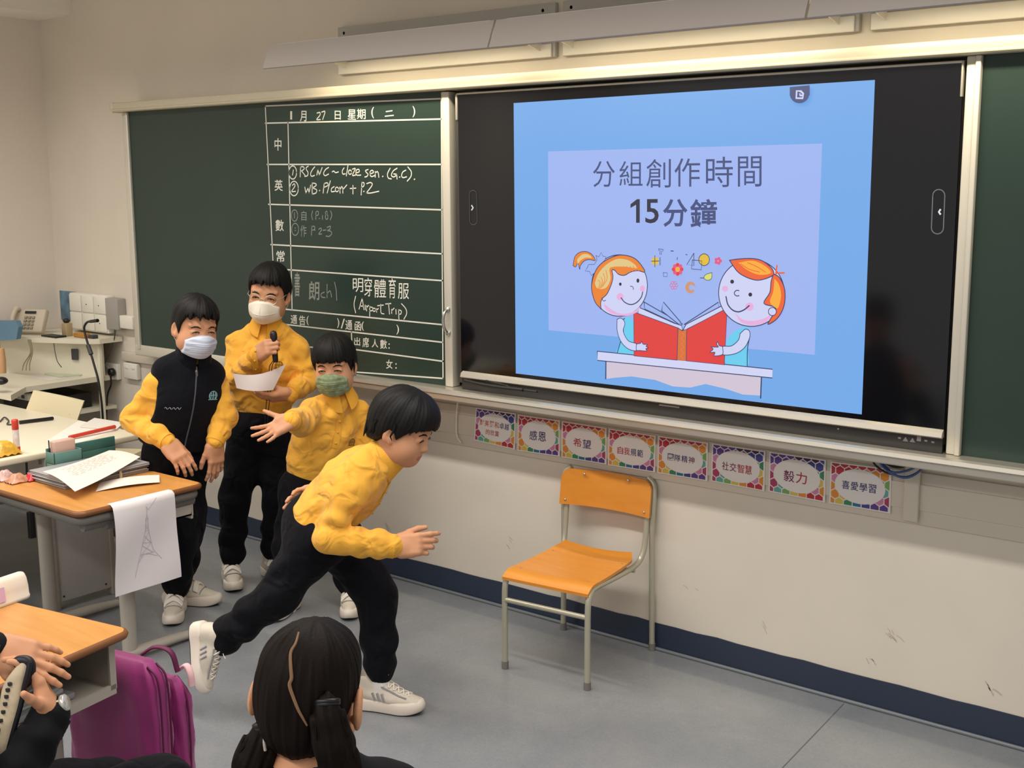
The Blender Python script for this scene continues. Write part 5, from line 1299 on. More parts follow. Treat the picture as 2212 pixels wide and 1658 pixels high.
# ================================================================ people
M_YEL = mat('yellow_fleece', rgb(238, 174, 58), rough=.88, sheen=.15, bump=.12, bscale=420, folds=.8)
M_YELR = mat('yellow_rib', rgb(234, 170, 54), rough=.85, bump=.3, bscale=260)
M_NAVY = mat('dark_navy_jersey', rgb(8, 8, 15), rough=.85, spec=.18, sheen=.02, bump=.1, bscale=350, folds=.6)
M_VEST = mat('navy_fleece_vest', rgb(11, 12, 20), rough=.9, spec=.18, sheen=.03, bump=.25, bscale=300, folds=.3)
M_EMB = mat('emblem_brown', rgb(120, 84, 24), rough=.8)
M_EMBL = mat('emblem_pale_teal', rgb(130, 176, 186), rough=.7)
def surf_pt(V, p, d, rad=.010):
    q = V - p; a = q @ d; w = np.linalg.norm(q - a[:, None] * d, axis=1)
    m = w < rad
    if not m.any(): m = w < w.min() + .004
    i = np.where(m)[0]; i = i[np.argsort(-a[i])[:4]]
    return p + d * a[i].mean()
def emblem(mb, V, c, fwd, rt, up, r, w, word=True):
    def P(x, y): return surf_pt(V, c + rt * x + up * y, fwd, .006) + fwd * .0016
    ring = [P(r * math.cos(a), r * math.sin(a)) for a in np.linspace(-PI * .22, PI * 1.22, 16)]
    stroke(mb, ring, w, fwd)
    stroke(mb, [P(0, -r * .8), P(0, r * .95)], w, fwd); stroke(mb, [P(-r * .85, .1 * r), P(r * .85, .1 * r)], w, fwd)
    stroke(mb, [P(-r * .55, -r * .65), P(-r * .5, r * .6)], w * .7, fwd); stroke(mb, [P(r * .55, -r * .65), P(r * .5, r * .6)], w * .7, fwd)
    stroke(mb, [P(-r * 1.1, -r * .85), P(r * 1.1, -r * .85)], w, fwd)
def make_hair(S, o, Hd):
    st, th, top = S['hair']; V, F = hair_field(st, th, S.get('seed', 1), top, S.get('jag', .006)).mesh(.0028, 1)
    mb = MB(); mb.add(Hd(V), F.tolist(), 0, True)
    r = random.Random(S.get('seed', 1))
    for k in range(S.get('locks', 70)):
        a = r.uniform(-1.0, 1.0) if k % 3 else r.uniform(-2.7, 2.7); zr = float(hairline(np.array(a), st)); rr = .078 + th
        if 1.15 < abs(a) < 1.95 and zr > -.02: continue
        pts = []
        for t in np.linspace(0, 1, 5):
            z = zr + .050 * (1 - t) - r.uniform(.001, .007) * t; ea = .0755 + th + .0006; eb = .0935 + th + .0006
            sc_ = math.sqrt(max(.05, 1 - min(.95, ((z - .03) / (.080 + th + top)) ** 2))) if z > .03 else 1 - (.06 if abs(a) > 1.7 else .02) * min(1, (.03 - z) / .08)
            aa = a + .10 * (t - .4) * r.choice((-1, 1))
            pts.append((ea * sc_ * math.sin(aa), -.015 + eb * sc_ * math.cos(aa) - .002 * t, z))
        mb.tube(Hd(np.array(pts)), [.0045, .0046, .0040, .0028, .0006], 5, caps=False)
    mb.build('hair', M_HAIR, o)
def make_person(S):
    j = S['j']; n_, pv = j['neck'], j['pelvis']; up = nrm(n_ - pv); rt = nrm(j['sh_R'] - j['sh_L']); fw = nrm(np.cross(up, rt)); rt = nrm(np.cross(fw, up))
    hr = nrm(j['hip_R'] - j['hip_L'])
    H, yaw, pitch, roll, hs = S['head']; Rh = head_frame(H, yaw, pitch, roll); Hd = lambda V: H + hs * (np.asarray(V) @ Rh.T)
    b = S.get('bulk', 1.0)
    parts = []
    # --- skin: head, neck, hands, and the body under the clothes
    hf = ear_field(head_field(mouth=not S.get('mask')), S.get('ears', 1.0), S.get('ear_out', .0)); nb = (n_ - H) @ Rh / hs
    hf.cone((0, -.022, -.055), nb + np.array([0, 0, .0]), .041, .043, k=.03); Vh, Fh = hf.mesh(.0026, 1)
    cen = Vh[Fh].mean(1)
    mi = np.zeros(len(Fh), int)
    if not S.get('mask'):
        lip = ((cen[:, 0] / .0215) ** 2 + ((cen[:, 2] + .0622) / .0095) ** 2 < 1) & (cen[:, 1] > .06); mi[lip] = 1
    parts.append((Hd(Vh), Fh, mi))
    body = Soft(); chest = pv + (n_ - pv) * .55
    body.cone(pv, chest, .095, .10, flat=.7, fdir=fw); body.cone(chest, n_ - up * .05, .10, .08, flat=.7, fdir=fw, k=.03); body.cone(n_ - up * .05, n_ + up * .02, .045, .04, k=.03)
    for s in 'RL':
        body.cone(n_ - up * .05, j['sh_' + s], .04, .035); body.cone(j['sh_' + s], j['el_' + s], .034, .028); body.cone(j['el_' + s], j['wr_' + s], .028, .023)
        body.cone(j['hip_' + s], j['kn_' + s], .055, .04); body.cone(j['kn_' + s], j['an_' + s], .04, .028); body.cone(pv, j['hip_' + s], .08, .055)
    Vb, Fb = body.mesh(.009, 1); parts.append((Vb, Fb, 0))
    for s in 'RL':
        if s in S['hand']:
            hk = S['hand'][s]; hf2, A = hand_field(j['wr_' + s], side=s, arm=j['wr_' + s] - j['el_' + s], **hk); V, F = hf2.mesh(.0021, 1); parts.append((V, F, 0))
    V, F, M = join(parts)
    o = soft_obj('person', V, F, [M_SKIN, M_LIP], None, M, origin=(S['F'][0], S['F'][1], 0)); tag(o, S['label'], 'person', S.get('group'))
    # --- eyes and brows
    mb = MB()
    for x in (-1, 1):
        e = [(x * .0175, -.004), (x * .022, -.0015), (x * .031, .0005), (x * .039, -.0018), (x * .044, -.006)]
        face_patch(mb, Vh, e, .0021, 1, .0002, False)
        yv = on_face(Vh, x * .031, -.003); mb.ball((x * .031, yv - .0022, -.0026), (.0058, .0040, .0030 if S.get('squint') else .0042), 1, 12, 8)
    mb.v = [tuple(p) for p in Hd(np.array(mb.v))]; mb.build('eyes', [M_SKIN, M_EYE], o)
    mb = MB()
    for x in (-1, 1): face_patch(mb, Vh, [(x * .015, .0145), (x * .026, .0190), (x * .037, .0185), (x * .047, .0130)], .0030, 0, -.0008)
    mb.v = [tuple(p) for p in Hd(np.array(mb.v))]; mb.build('eyebrows', M_HAIR, o)
    if S['hair']: make_hair(S, o, Hd)
    # --- trousers
    tr = Soft(); tk = S.get('trouser', (.078, .060, .050))
    hem = pv + up * S.get('hem', .0)
    tr.cone(pv + up * .05, pv - up * .02, .106 * b, .112 * b, flat=.72, fdir=fw, k=.03)
    for i, s in enumerate('RL'):
        hp, kn, an = j['hip_' + s], j['kn_' + s], j['an_' + s]; sh = nrm(kn - an)
        tr.cone(hp, kn, tk[0] * b, tk[1] * b, k=.035, wr=(.0050, 46, 1.3 * i)); tr.cone(kn, an + sh * .060, tk[1] * b, tk[2] * b, k=.02, wr=(.0062, 60, .7 + i)); tr.cone(an + sh * .060, an + sh * .034, tk[2] * b * .98, tk[2] * b * .80, k=.012)
        tr.cone(pv - up * .02, hp, .09 * b, tk[0] * b, k=.03)
        tr.half(an + sh * .004, -sh, .004) if S.get('cut_' + s, True) else None
    # the cuff planes must not clip the other leg, so keep them local
    tr.p = [q for q in tr.p if q[4] != 'cut']
    tr.warp(ripple(S.get('seed', 1) + 20, .0018, 55))
    V, F = tr.mesh(.0058, 1); soft_obj('trousers', V, F, M_NAVY, o)
    # --- sweater
    sw = Soft(); ta, tb = .122 * b, .124 * b; sr = S.get('sleeve', (.043, .041, .034)); w1 = (.0060, 70); hm = pv + up * S.get('hem', .05)
    sw.cone(hm - up * .02, chest, ta, tb, flat=.74, fdir=fw, k=.02); sw.cone(chest, n_ - up * .075, tb, .095 * b, flat=.72, fdir=fw, k=.04)
    sw.cone(j['sh_R'], j['sh_L'], .040, .040, k=.03)
    for i, s in enumerate('RL'):
        sw.cone(n_ - up * .002, j['sh_' + s], .040, .036, k=.03)
        shp, el, wr = j['sh_' + s], j['el_' + s], j['wr_' + s]; fa = nrm(wr - el)
        sw.cone(shp, el, sr[0], sr[1], k=.022, wr=(.0036, 92, 1.1 * i)); sw.cone(el, wr - fa * .05, sr[1], sr[2] * 1.06, k=.012, wr=(.0040, 112, 2.2 * i)); sw.cone(wr - fa * .045, wr - fa * .004, sr[2] * .93, sr[2] * .86, k=.006)
    sw.warp(ripple(S.get('seed', 1), .0042, 52, axis=nrm(rt + up * .8))); sw.warp(ripple(S.get('seed', 1) + 7, .0016, 110))
    hemn = S.get('hem_n', -up)
    sw.half(hm, hemn, .010) if S.get('hemcut', True) else None
    sw.cone(hm + up * .012, hm + up * .030, ta * .97, ta * .97, flat=.75, fdir=fw, k=.008)
    if S.get('hemcut', True):
        # arms that hang below the hem stay whole: put them back after the cut
        for i, s in enumerate('RL'):
            shp, el, wr = j['sh_' + s], j['el_' + s], j['wr_' + s]; fa = nrm(wr - el)
            sw.cone(shp, el, sr[0], sr[1], k=.004, wr=(.0036, 92, 1.1 * i)); sw.cone(el, wr - fa * .05, sr[1], sr[2] * 1.06, k=.012, wr=(.0040, 112, 2.2 * i)); sw.cone(wr - fa * .045, wr - fa * .004, sr[2] * .93, sr[2] * .86, k=.006)
    V, F = sw.mesh(.0050, 1); swo = soft_obj('jacket' if S.get('plain') else 'sweater', V, F, S.get('top', M_YEL), o); Vsw = V
    # cuffs
    for s in 'RL':
        el, wr = j['el_' + s], j['wr_' + s]; fa = nrm(wr - el); mb = MB(); P = [wr - fa * (.040 - .004 * k) for k in range(11)]
        mb.tube(P, [sr[2] * (.95 + .012 * (k % 2)) * (.8 if k in (0,) else 1) for k in range(11)], 28); mb.build('cuff', S.get('top', M_YELR), swo)
    # collar
    if S.get('plain'):
        pass
    elif not S.get('vest'):
        nk = n_ + (H - n_) * .10; au = nrm((H - nrm(Rh[:, 2]) * .075 * hs) - n_); af = nrm(fw - au * (fw @ au)); ar = np.cross(af, au)
        def col(s, q):
            a = PI + (2 * s - 1) * (PI - .20); front = max(0, math.cos(a)) ** 3
            r0 = .047; r1 = .066 + .016 * front; rr = r0 + (r1 - r0) * q; z = .030 - .045 * q ** 1.3 - .012 * front * q - .008 * (1 - math.cos(a)) * 0 + .010 * (q < .5) * (1 - q * 2)
            return n_ + au * (z + .006 + S.get('collar_up', .0)) + ar * (rr * 1.05 * math.sin(a)) + af * (rr * .95 * math.cos(a) + .006)
        mb = MB(); mb.grid(col, 36, 6, 0, au * .003); mb.build('collar', M_YELR, swo)
        mb = MB(); c0 = n_ + fw * .02 - up * .035
        def pl(s, q): p = surf_pt(Vsw, c0 - up * (.125 * q) + rt * (.011 * (2 * s - 1)), fw, .009); return p + fw * .0012
        mb.grid(pl, 2, 12, 0, -fw * .002); pk = mb.build('placket', M_YELR, swo)
        mb = MB()
        for q in (.25, .55, .85): mb.ball(np.array(pl(.5, q)) + fw * .0008, .0042, 0, 10, 6)
        mb.build('buttons', mat('yellow_button', rgb(220, 168, 60), rough=.4), pk)
        mb = MB(); emblem(mb, Vsw, n_ - up * .135 - rt * .070, fw, rt, up, .0135, .0030); mb.build('emblem', M_EMB, swo)
    else:
        ve = Soft(); ve.cone(hm - up * .03, chest, ta + .011, tb + .011, flat=.77, fdir=fw, k=.02); ve.cone(chest, n_ - up * .07, tb + .010, .105 * b, flat=.74, fdir=fw, k=.05)
        ve.cone(n_ - up * .052 + rt * .090, n_ - up * .052 - rt * .090, .042, .042, k=.03)
        for s in 'RL': ve.cone(n_ - up * .002, n_ + (j['sh_' + s] - n_) * .88, .043, .034, k=.02)
        ve.warp(ripple(S.get('seed', 1) + 3, .0022, 40)); 
        for s, q in (('R', 1), ('L', -1)): ve.ell(j['sh_' + s] + rt * q * .034 - up * .055, (.036, .075, .088), np.stack([rt, fw, up], 1), k=.012, op='sub')
        ve.half(hm - up * .035, -up, .008)
        V, F = ve.mesh(.0048, 1); vo = soft_obj('vest', V, F, M_VEST, o)
        au = nrm((H - nrm(Rh[:, 2]) * .075 * hs) - n_); af = nrm(fw - au * (fw @ au)); ar = np.cross(af, au)
        def col(s, q): a = PI + (2 * s - 1) * (PI - .06); return n_ + au * (-.012 + .070 * q) + ar * ((.070 - .010 * q) * math.sin(a)) + af * ((.066 - .006 * q) * math.cos(a) + .010)
        mb = MB(); mb.grid(col, 40, 6, 0, au * .001 ); mb.grid(lambda s, q: np.array(col(s, q)) * 1 + (np.array(col(s, q)) - (n_ + au * (-.012 + .070 * q))) * -.09, 40, 6); mb.build('collar', M_VEST, vo)
        mb = MB(); c0 = n_ - up * .01 + fw * .03
        stroke(mb, [surf_pt(V, c0 - up * (.33 * q), fw, .010) + fw * .0022 for q in np.linspace(.0, 1, 26)], .0055, fw); mb.build('zip', mat('zip_grey', rgb(92, 92, 98), rough=.35, metal=.4), vo)
        zt_ = surf_pt(V, c0 - up * .012, fw, .010); mb = MB(); mb.box(zt_ + np.array([-.004, -.004, -.022]), zt_ + np.array([.004, .004, .002]), bev=.002); mb.build('zip_pull', mat('zip_pull_grey', rgb(150, 150, 156), rough=.3, metal=.6), vo)
        mb = MB(); emblem(mb, V, n_ - up * .105 - rt * .072, fw, rt, up, .0155, .0036); mb.build('emblem', M_EMBL, vo)
        mb = MB(); e0 = n_ - up * .165 + rt * .095
        stroke(mb, [surf_pt(V, e0 - rt * (.0 + .052 * q) + up * (.010 * q + .004 * math.sin(q * 26)), fw, .007) + fw * .002 for q in np.linspace(0, 1, 22)], .0022, fw); mb.build('name_stitching', mat('pale_thread', rgb(168, 170, 172)), vo)
    # --- socks and shoes
    for s in 'RL':
        if s not in S['shoe']: continue
        sk = S['shoe'][s]; an = j['an_' + s]; sh = nrm(j['kn_' + s] - an); g0 = an - nrm(sk['up']) * .062
        mb = MB(); mb.tube([an + sh * .035, an, g0 + nrm(sk['up']) * .03], .0300, 16); mb.build('sock', M_SOCK, o)
        make_shoe(o, sk.get('at', g0), sk['toe'], sk['up'], sk['kind'], sk.get('L', .205))
    # --- face mask
    if S.get('mask'):
        mm, kind = S['mask']; mf = head_field(plain=True); D = Soft(); D.p = list(mf.p)
        D.ell((0, .052, -.060), (.044, .040, .046), k=.03)
        if kind == 'flat': D.cone((0, .086, -.018), (0, .094, -.048), .012, .015, k=.025)
        if kind == 'fold': D.cone((0, .090, -.020), (0, .098, -.062), .012, .016, k=.030); D.cone((0, .095, -.062), (0, .060, -.112), .016, .012, k=.03)
        D.warp(lambda P: -.0050 + (0 if kind == 'fold' else .0010 * np.sin(P[..., 2] * 300)))
        D.p.append((lambda P: np.maximum(np.maximum(P[..., 2] + .016 + 6.5 * np.abs(P[..., 0]) ** 2 - .004, -.108 - P[..., 2] + 3.0 * np.abs(P[..., 0]) ** 2), np.maximum(np.abs(P[..., 0]) - .0625 - .05 * (P[..., 2] + .06), .000 - P[..., 1])), None, None, .003, 'cut'))
        V, F = D.mesh(.0026, 1); mk = soft_obj('face_mask', Hd(V), F, mm, o)
        mb = MB()
        for x in (-1, 1):
            mb.tube(Hd(smooth_pts([(x * .060, .022, -.034), (x * .070, .006, -.020), (x * .0775, -.012, .012), (x * .0785, -.026, .010), (x * .0790, -.030, -.020), (x * .0740, -.014, -.052), (x * .058, .020, -.078)])), .0013 * hs, 6)
        mb.build('ear_loops', mat('mask_loop', rgb(226, 222, 214), rough=.8), mk)
        mb = MB()
        if kind == 'fold':
            for z in (-.060,):
                pts = [np.array([x, on_face(V, x, z + .06 * x * x * 10) + .0004, z + .06 * x * x * 10]) for x in np.linspace(-.050, .050, 13)]; mb.tube(Hd(pts), .0009, 5)
            pts = [np.array([0, on_face(V, 0, z) + .0003, z]) for z in np.linspace(-.030, -.098, 9)]; mb.tube(Hd(pts), .0008, 5)
        else:
            for z in (-.040, -.056, -.072):
                pts = [np.array([x, on_face(V, x, z - 2 * x * x) + .0003, z - 2 * x * x]) for x in np.linspace(-.050, .050, 13)]; mb.tube(Hd(pts), .0009, 5)
        mb.build('mask_pleats', mm, mk)
    return o, Hd, Vh, Vsw, (up, fw, rt)

def Jf(F): return lambda u, v, off=0.0: onV(u, v, F, off)
HANG = -np.array([0, 0, 1.0])

# ---- the boy with the microphone
F1 = onZ(545, 1256); J = Jf(F1)
j = dict(neck=J(577, 703, .01), pelvis=J(565, 905), sh_R=J(514, 744), sh_L=J(638, 746), el_R=J(508, 822, .06), wr_R=J(556, 765, .185), el_L=J(664, 822, .01), wr_L=J(627, 851, .14),
         hip_R=J(536, 925), hip_L=J(594, 925), kn_R=J(508, 1075, .02), kn_L=J(600, 1070, .0), an_R=J(500, 1222), an_L=J(588, 1205, -.06))
JM = j
boy1, H1, V1, W1, ax1 = make_person(dict(label='boy in yellow sweater and glasses speaking into a microphone, white mask, holding a paper', F=F1, j=j, head=(J(581, 632, .04), -6, 9, 7, .95), seed=2,
    hair=(HAIR_SHORT, .008, .008), jag=.012, squint=False, mask=(mat('white_mask', rgb(236, 228, 212), rough=.75, bump=.1, bscale=300), 'fold'), hem=.075,
    hand={'R': dict(f=nrm(RH * .62 - NH * .50 + np.array([0, 0, .42])), n=nrm(-RH * .62 - NH * .60 + np.array([0, 0, .10])), curl=(1.15, 1.2, 1.25, 1.25), spread=.02, thumb=(.35, .70, -.62), thumb_bend=.35, sc=1.0),
          'L': dict(f=nrm(-RH * .92 - NH * .30 + np.array([0, 0, -.10])), n=nrm(np.array([0, 0, -.75]) - NH * .55), curl=(.30, .32, .35, .4), spread=.03, thumb=(.35, .85, -.5), thumb_bend=.1, sc=1.02)},
    shoe={'R': dict(toe=nrm(-NH * .9 + RH * .30), up=(0, 0, 1), kind='velcro', at=np.array([*J(500, 1250)[:2], .004]), L=.215), 'L': dict(toe=nrm(-NH * .8 + RH * .5), up=(0, 0, 1), kind='velcro', at=np.array([*J(588, 1240, -.06)[:2], .004]))}))
# spectacles
mb = MB(); M_WIRE = mat('gold_wire', rgb(206, 192, 168), rough=.3, metal=.5)
for x in (-1, 1):
    e = [(x * .0325 + .0235 * math.cos(a), 0, -.006 + .0195 * math.sin(a)) for a in np.linspace(0, 2 * PI, 22)[:-1]]
    P = [np.array([a, .0915 - 5.5 * a * a, z]) for a, _, z in e]; mb.tube(H1(P), .0020, 6, closed=True)
    mb.tube(H1([(x * .056, .0755, -.002), (x * .071, .055, .001), (x * .0775, .0, .006), (x * .0770, -.028, -.002)]), .0014, 6)
mb.tube(H1(smooth_pts([(-.009, .0905, -.004), (0, .0925, -.001), (.009, .0905, -.004)])), .0013, 6)
mb.build('glasses', M_WIRE, boy1)
# microphone and its lead
_, AR = hand_field(JM['wr_R'], nrm(RH * .62 - NH * .50 + np.array([0, 0, .42])), nrm(-RH * .62 - NH * .60 + np.array([0, 0, .10])), 'R')
grip = JM['wr_R'] + AR @ np.array([0, .074, -.027])
ax = nrm(np.array([0, 0, -1.0]) + NH * -.10 + RH * .06); ux = nrm(np.cross(ax, NH)); vx = np.cross(ax, ux); a = grip - ax * .048; b_ = grip + ax * .046
mic = thing('microphone', b_, 'black handheld microphone at the mouth of the boy with glasses', 'microphone')
MB().lathe([(0, -.014), (.010, -.010), (.0138, .0), (.0138, .014), (.0125, .022)], a, 18, ax=np.stack([ux, vx, ax], 1)).build('grille', mat('dark_grille', rgb(48, 44, 46), rough=.4, metal=.5), mic)
MB().lathe([(.0125, .022), (.0115, .05), (.0105, .10), (.0085, .106)], a, 18, ax=np.stack([ux, vx, ax], 1)).build('handle', M_BLACK, mic)
mb = MB()
for k in (0, 1):
    mb.tube(smooth_pts([b_ - ax * .004 + RH * .003 * k, J(583 + 5 * k, 790, .205), J(581 + 5 * k, 812, .19), J(578 + 6 * k, 850, .165), J(574 + 6 * k, 885, .15), J(572 + 5 * k, 930, .14)]), .0017, 6)
mb.build('lead', M_BLACK, mic)
# the paper in his left hand
Pq = [J(503, 806, .23), J(511, 838, .25), J(590, 842, .20), J(618, 786, .17)]
def pp(s, q):
    p = Pq[0] * (1 - s) * (1 - q) + Pq[1] * (1 - s) * q + Pq[2] * s * q + Pq[3] * s * (1 - q)
    return p + np.array([0, 0, -.018 * math.sin(PI * s) * (1 - q) - .004 * math.sin(PI * s) * q]) - NH * .018 * math.sin(PI * s)
mb = MB(); mb.grid(pp, 14, 8, 0, NH * .0008); tag(mb.build('paper', mat('held_paper', rgb(226, 216, 214), rough=.8)), 'curled white paper held by the boy with the microphone', 'paper')

# ---- the boy in the navy vest
F2 = onZ(398, 1319); J = Jf(F2)
j = dict(neck=J(414, 774, .02), pelvis=J(378, 965), sh_R=J(342, 832, .06), sh_L=J(460, 824, -.04), el_R=J(287, 905, .05), wr_R=J(362, 955, .14), el_L=J(487, 898, .0), wr_L=J(464, 955, .07),
         hip_R=J(360, 1000, .04), hip_L=J(404, 1000, -.03), kn_R=J(390, 1160, .05), kn_L=J(408, 1135, -.02), an_R=J(381, 1288, .03), an_L=J(392, 1255, -.08))
boy2, H2, V2, W2, ax2 = make_person(dict(label='boy in navy vest over yellow sweater, blue white mask, leaning at the desk corner', F=F2, j=j, head=(J(423, 704, .05), 36, 11, 5, .93), seed=5, vest=True, squint=True, ears=1.2,
    hair=(HAIR_SHORT, .010, .006), jag=.016, mask=(mat('pale_blue_mask', rgb(206, 214, 232), rough=.75, bump=.1, bscale=300), 'flat'), hem=.05, sleeve=(.041, .045, .036), bulk=1.02, hemcut=True, trouser=(.072, .058, .050),
    hand={'R': dict(f=nrm(RH * .62 + np.array([0, 0, -.70]) - NH * .25), n=nrm(-NH * .55 + np.array([0, 0, .55]) + RH * .25), curl=(.30, .34, .36, .40), spread=.09, thumb=(.45, .85, -.35), thumb_bend=.2, sc=1.05),
          'L': dict(f=nrm(np.array([0, 0, -1.0]) + RH * .02), n=nrm(-NH * .6 + RH * .7), curl=(.22, .22, .25, .28), spread=.08, thumb=(.5, .85, -.3), thumb_bend=.2, sc=1.05)},
    shoe={'R': dict(toe=nrm(-NH * .95 + RH * .15), up=(0, 0, 1), kind='velcro', at=np.array([*J(381, 1330, .03)[:2], .004]), L=.215), 'L': dict(toe=nrm(RH * .96 - NH * .15), up=(0, 0, 1), kind='velcro', at=np.array([*J(395, 1308, -.09)[:2], .004]), L=.225)}))

# ---- the boy with the green mask
F3 = onZ(690, 1318); J = Jf(F3)
j = dict(neck=J(731, 858, .02), pelvis=J(672, 1040, .0), sh_R=J(676, 888, .06), sh_L=J(776, 893, -.03), el_R=J(650, 912, .20), wr_R=J(628, 908, .335), el_L=J(800, 965, -.05), wr_L=J(770, 1010, .04),
         hip_R=J(652, 1060, .02), hip_L=J(706, 1062, -.03), kn_R=J(622, 1180, .05), kn_L=J(738, 1170, .0), an_R=J(622, 1305, .0), an_L=J(757, 1285, -.02))
boy3, H3, V3, W3, ax3 = make_person(dict(label='boy in yellow sweater and green mask reaching out his open hand behind the runner', F=F3, j=j, head=(J(722, 787, .05), -5, 8, -2, .92), seed=9, squint=True,
    hair=(HAIR_FRINGE, .010, .006), jag=.009, locks=90, mask=(mat('green_mask', rgb(134, 148, 112), rough=.75, vary=.25, vscale=55), 'flat'), hem=.06, bulk=.95, ears=1.0, sleeve=(.044, .043, .036),
    hand={'R': dict(f=nrm(-RH * .80 - NH * .42 + np.array([0, 0, -.38])), n=nrm(RH * .40 + NH * .80 + np.array([0, 0, -.40]) * 1), curl=(.10, .06, .08, .12), spread=.20, thumb=(.85, .60, -.05), thumb_bend=-.05, sc=.95)},
    shoe={'R': dict(toe=nrm(-NH * .9 - RH * .25), up=(0, 0, 1), kind='velcro', at=np.array([*J(622, 1340, .0)[:2], .004])), 'L': dict(toe=nrm(-NH * .95 + RH * .1), up=(0, 0, 1), kind='velcro', at=np.array([*J(757, 1300, -.02)[:2], .004]))}))

# ---- the running boy
F4 = np.array([-.07, -1.05, 0]); J = Jf(F4)
j = dict(neck=J(822, 985, .0), pelvis=J(690, 1120, .0), sh_R=J(757, 1058, .095), sh_L=J(815, 1000, -.10), el_R=J(706, 1163, .15), wr_R=J(853, 1180, .13), el_L=J(742, 1030, -.17), wr_L=J(712, 1060, -.09),
         hip_R=J(690, 1165, .055), hip_L=J(722, 1160, -.055), kn_R=J(598, 1285, .08), kn_L=J(815, 1285, -.02), an_R=J(458, 1398, .02), an_L=J(822, 1474, .02))
boy4, H4, V4, W4, ax4 = make_person(dict(label='running boy in yellow sweater and dark trousers, bent forward beside the empty chair', F=F4, j=j, head=(J(872, 925, .0), 72, 22, 4, .96), seed=12,
    hair=(HAIR_BOWL, .014, .008), jag=.007, locks=90, hem=-.015, collar_up=.014, bulk=.98, sleeve=(.046, .041, .037), trouser=(.082, .062, .052), hemcut=True,
    hand={'R': dict(f=nrm(RH * .98 + np.array([0, 0, .12]) - NH * .1), n=nrm(-NH * .9 + np.array([0, 0, .35])), curl=(.42, .68, .80, .88), spread=.05, thumb=(.55, .8, -.35), thumb_bend=.25, sc=1.06),
          'L': dict(f=nrm(-RH * .95 - NH * .15 + np.array([0, 0, -.12])), n=nrm(NH * .8 + np.array([0, 0, .3])), curl=(.25, .3, .35, .4), spread=.10, thumb=(.6, .8, -.2), thumb_bend=.2, sc=1.05)},
    shoe={'R': dict(toe=nrm(np.array([0, 0, -.93]) + RH * .10 - NH * .25), up=nrm(RH * .93 + np.array([0, 0, .15]) - NH * .30), kind='lace', at=J(424, 1392, .03), L=.205), 'L': dict(toe=nrm(RH * .95 - NH * .28), up=(0, 0, 1), kind='lace', at=np.array([*onZ(812, 1528)[:2], .004]), L=.225)}))
# ================================================================ the two children in front, cut by the picture's edge
M_JACK = mat('black_jacket', rgb(10, 10, 15), rough=.8, spec=.2, sheen=.02, bump=.1, bscale=300)
# ---- girl with pigtails, seen from behind
F5 = np.array([1.398, -2.325, 0]); HG = np.array([1.410, -2.335, .896])
gf = nrm(NH * .92 - RH * .38); gr = np.cross(gf, [0, 0, 1.0])
nb = np.array([1.424, -2.355, .786])
G = lambda r_, f_, z: np.array([F5[0], F5[1], 0]) + gr * r_ + gf * f_ + np.array([0, 0, z])
j = dict(neck=nb, pelvis=G(0, -.03, .37), sh_R=nb + gr * .115 + [0, 0, -.055], sh_L=nb - gr * .115 + [0, 0, -.055], el_R=G(.17, .02, .56), el_L=G(-.17, .02, .56), wr_R=G(.10, .20, .50), wr_L=G(-.10, .20, .50),
         hip_R=G(.07, .02, .37), hip_L=G(-.07, .02, .37), kn_R=G(.08, .33, .38), kn_L=G(-.08, .33, .38), an_R=G(.08, .34, .068), an_L=G(-.08, .34, .068))
hh = dict(f=gf, n=(0, 0, 1.0), curl=(.3, .3, .3, .3))
girl, HG_, VG, WG, axg = make_person(dict(label='girl with dark brown pigtails seen from behind at the bottom of the picture', F=F5, j=j, head=(HG, 170, 6, -4, .86), seed=21, hair=None, top=M_JACK, plain=True, hem=.02, ears=1.15, ear_out=.010, hemcut=False,
    hand={'R': hh, 'L': hh}, shoe={'R': dict(toe=gf, up=(0, 0, 1), kind='velcro'), 'L': dict(toe=gf, up=(0, 0, 1), kind='velcro')}))
M_BROWN = mat('dark_brown_hair', rgb(20, 13, 9), rough=.62, spec=.12, bump=.15, bscale=60, stretch=(7, 7, .6))
HAIR_GIRL = dict(a=[0, 30, 50, 62, 72, 82, 92, 104, 120, 135, 160, 180], z=[.030, .030, .026, .018, -.004, -.020, .004, .006, -.030, -.070, -.100, -.104])
hf_ = hair_field(HAIR_GIRL, .0055, 31, .004, .003)
V, F = hf_.mesh(.0024, 1); Vg = HG_(V)
hair = soft_obj('hair', Vg, F, M_BROWN, girl)
dG = nrm(CAM - HG)
def onhair(u, v, lift=.0): p = onV(u, v, np.array([HG[0], HG[1], 0])); return surf_pt(Vg, p - dG * .0, dG, .006) + dG * lift
mb = MB()
P = smooth_pts([onhair(u, v, .0012) for u, v in [(646, 1368), (640, 1392), (630, 1412), (630, 1440), (632, 1465), (628, 1480), (636, 1505), (646, 1530), (656, 1548), (664, 1562)]], 4)
w = [.0014 + .0013 * math.sin(PI * i / (len(P) - 1)) for i in range(len(P))]
mb.tube(P, w, 6, flat=.45, flatdir=dG); mb.build('hair_parting', mat('scalp_tan', rgb(128, 96, 68), rough=.8), hair)
r = random.Random(5)
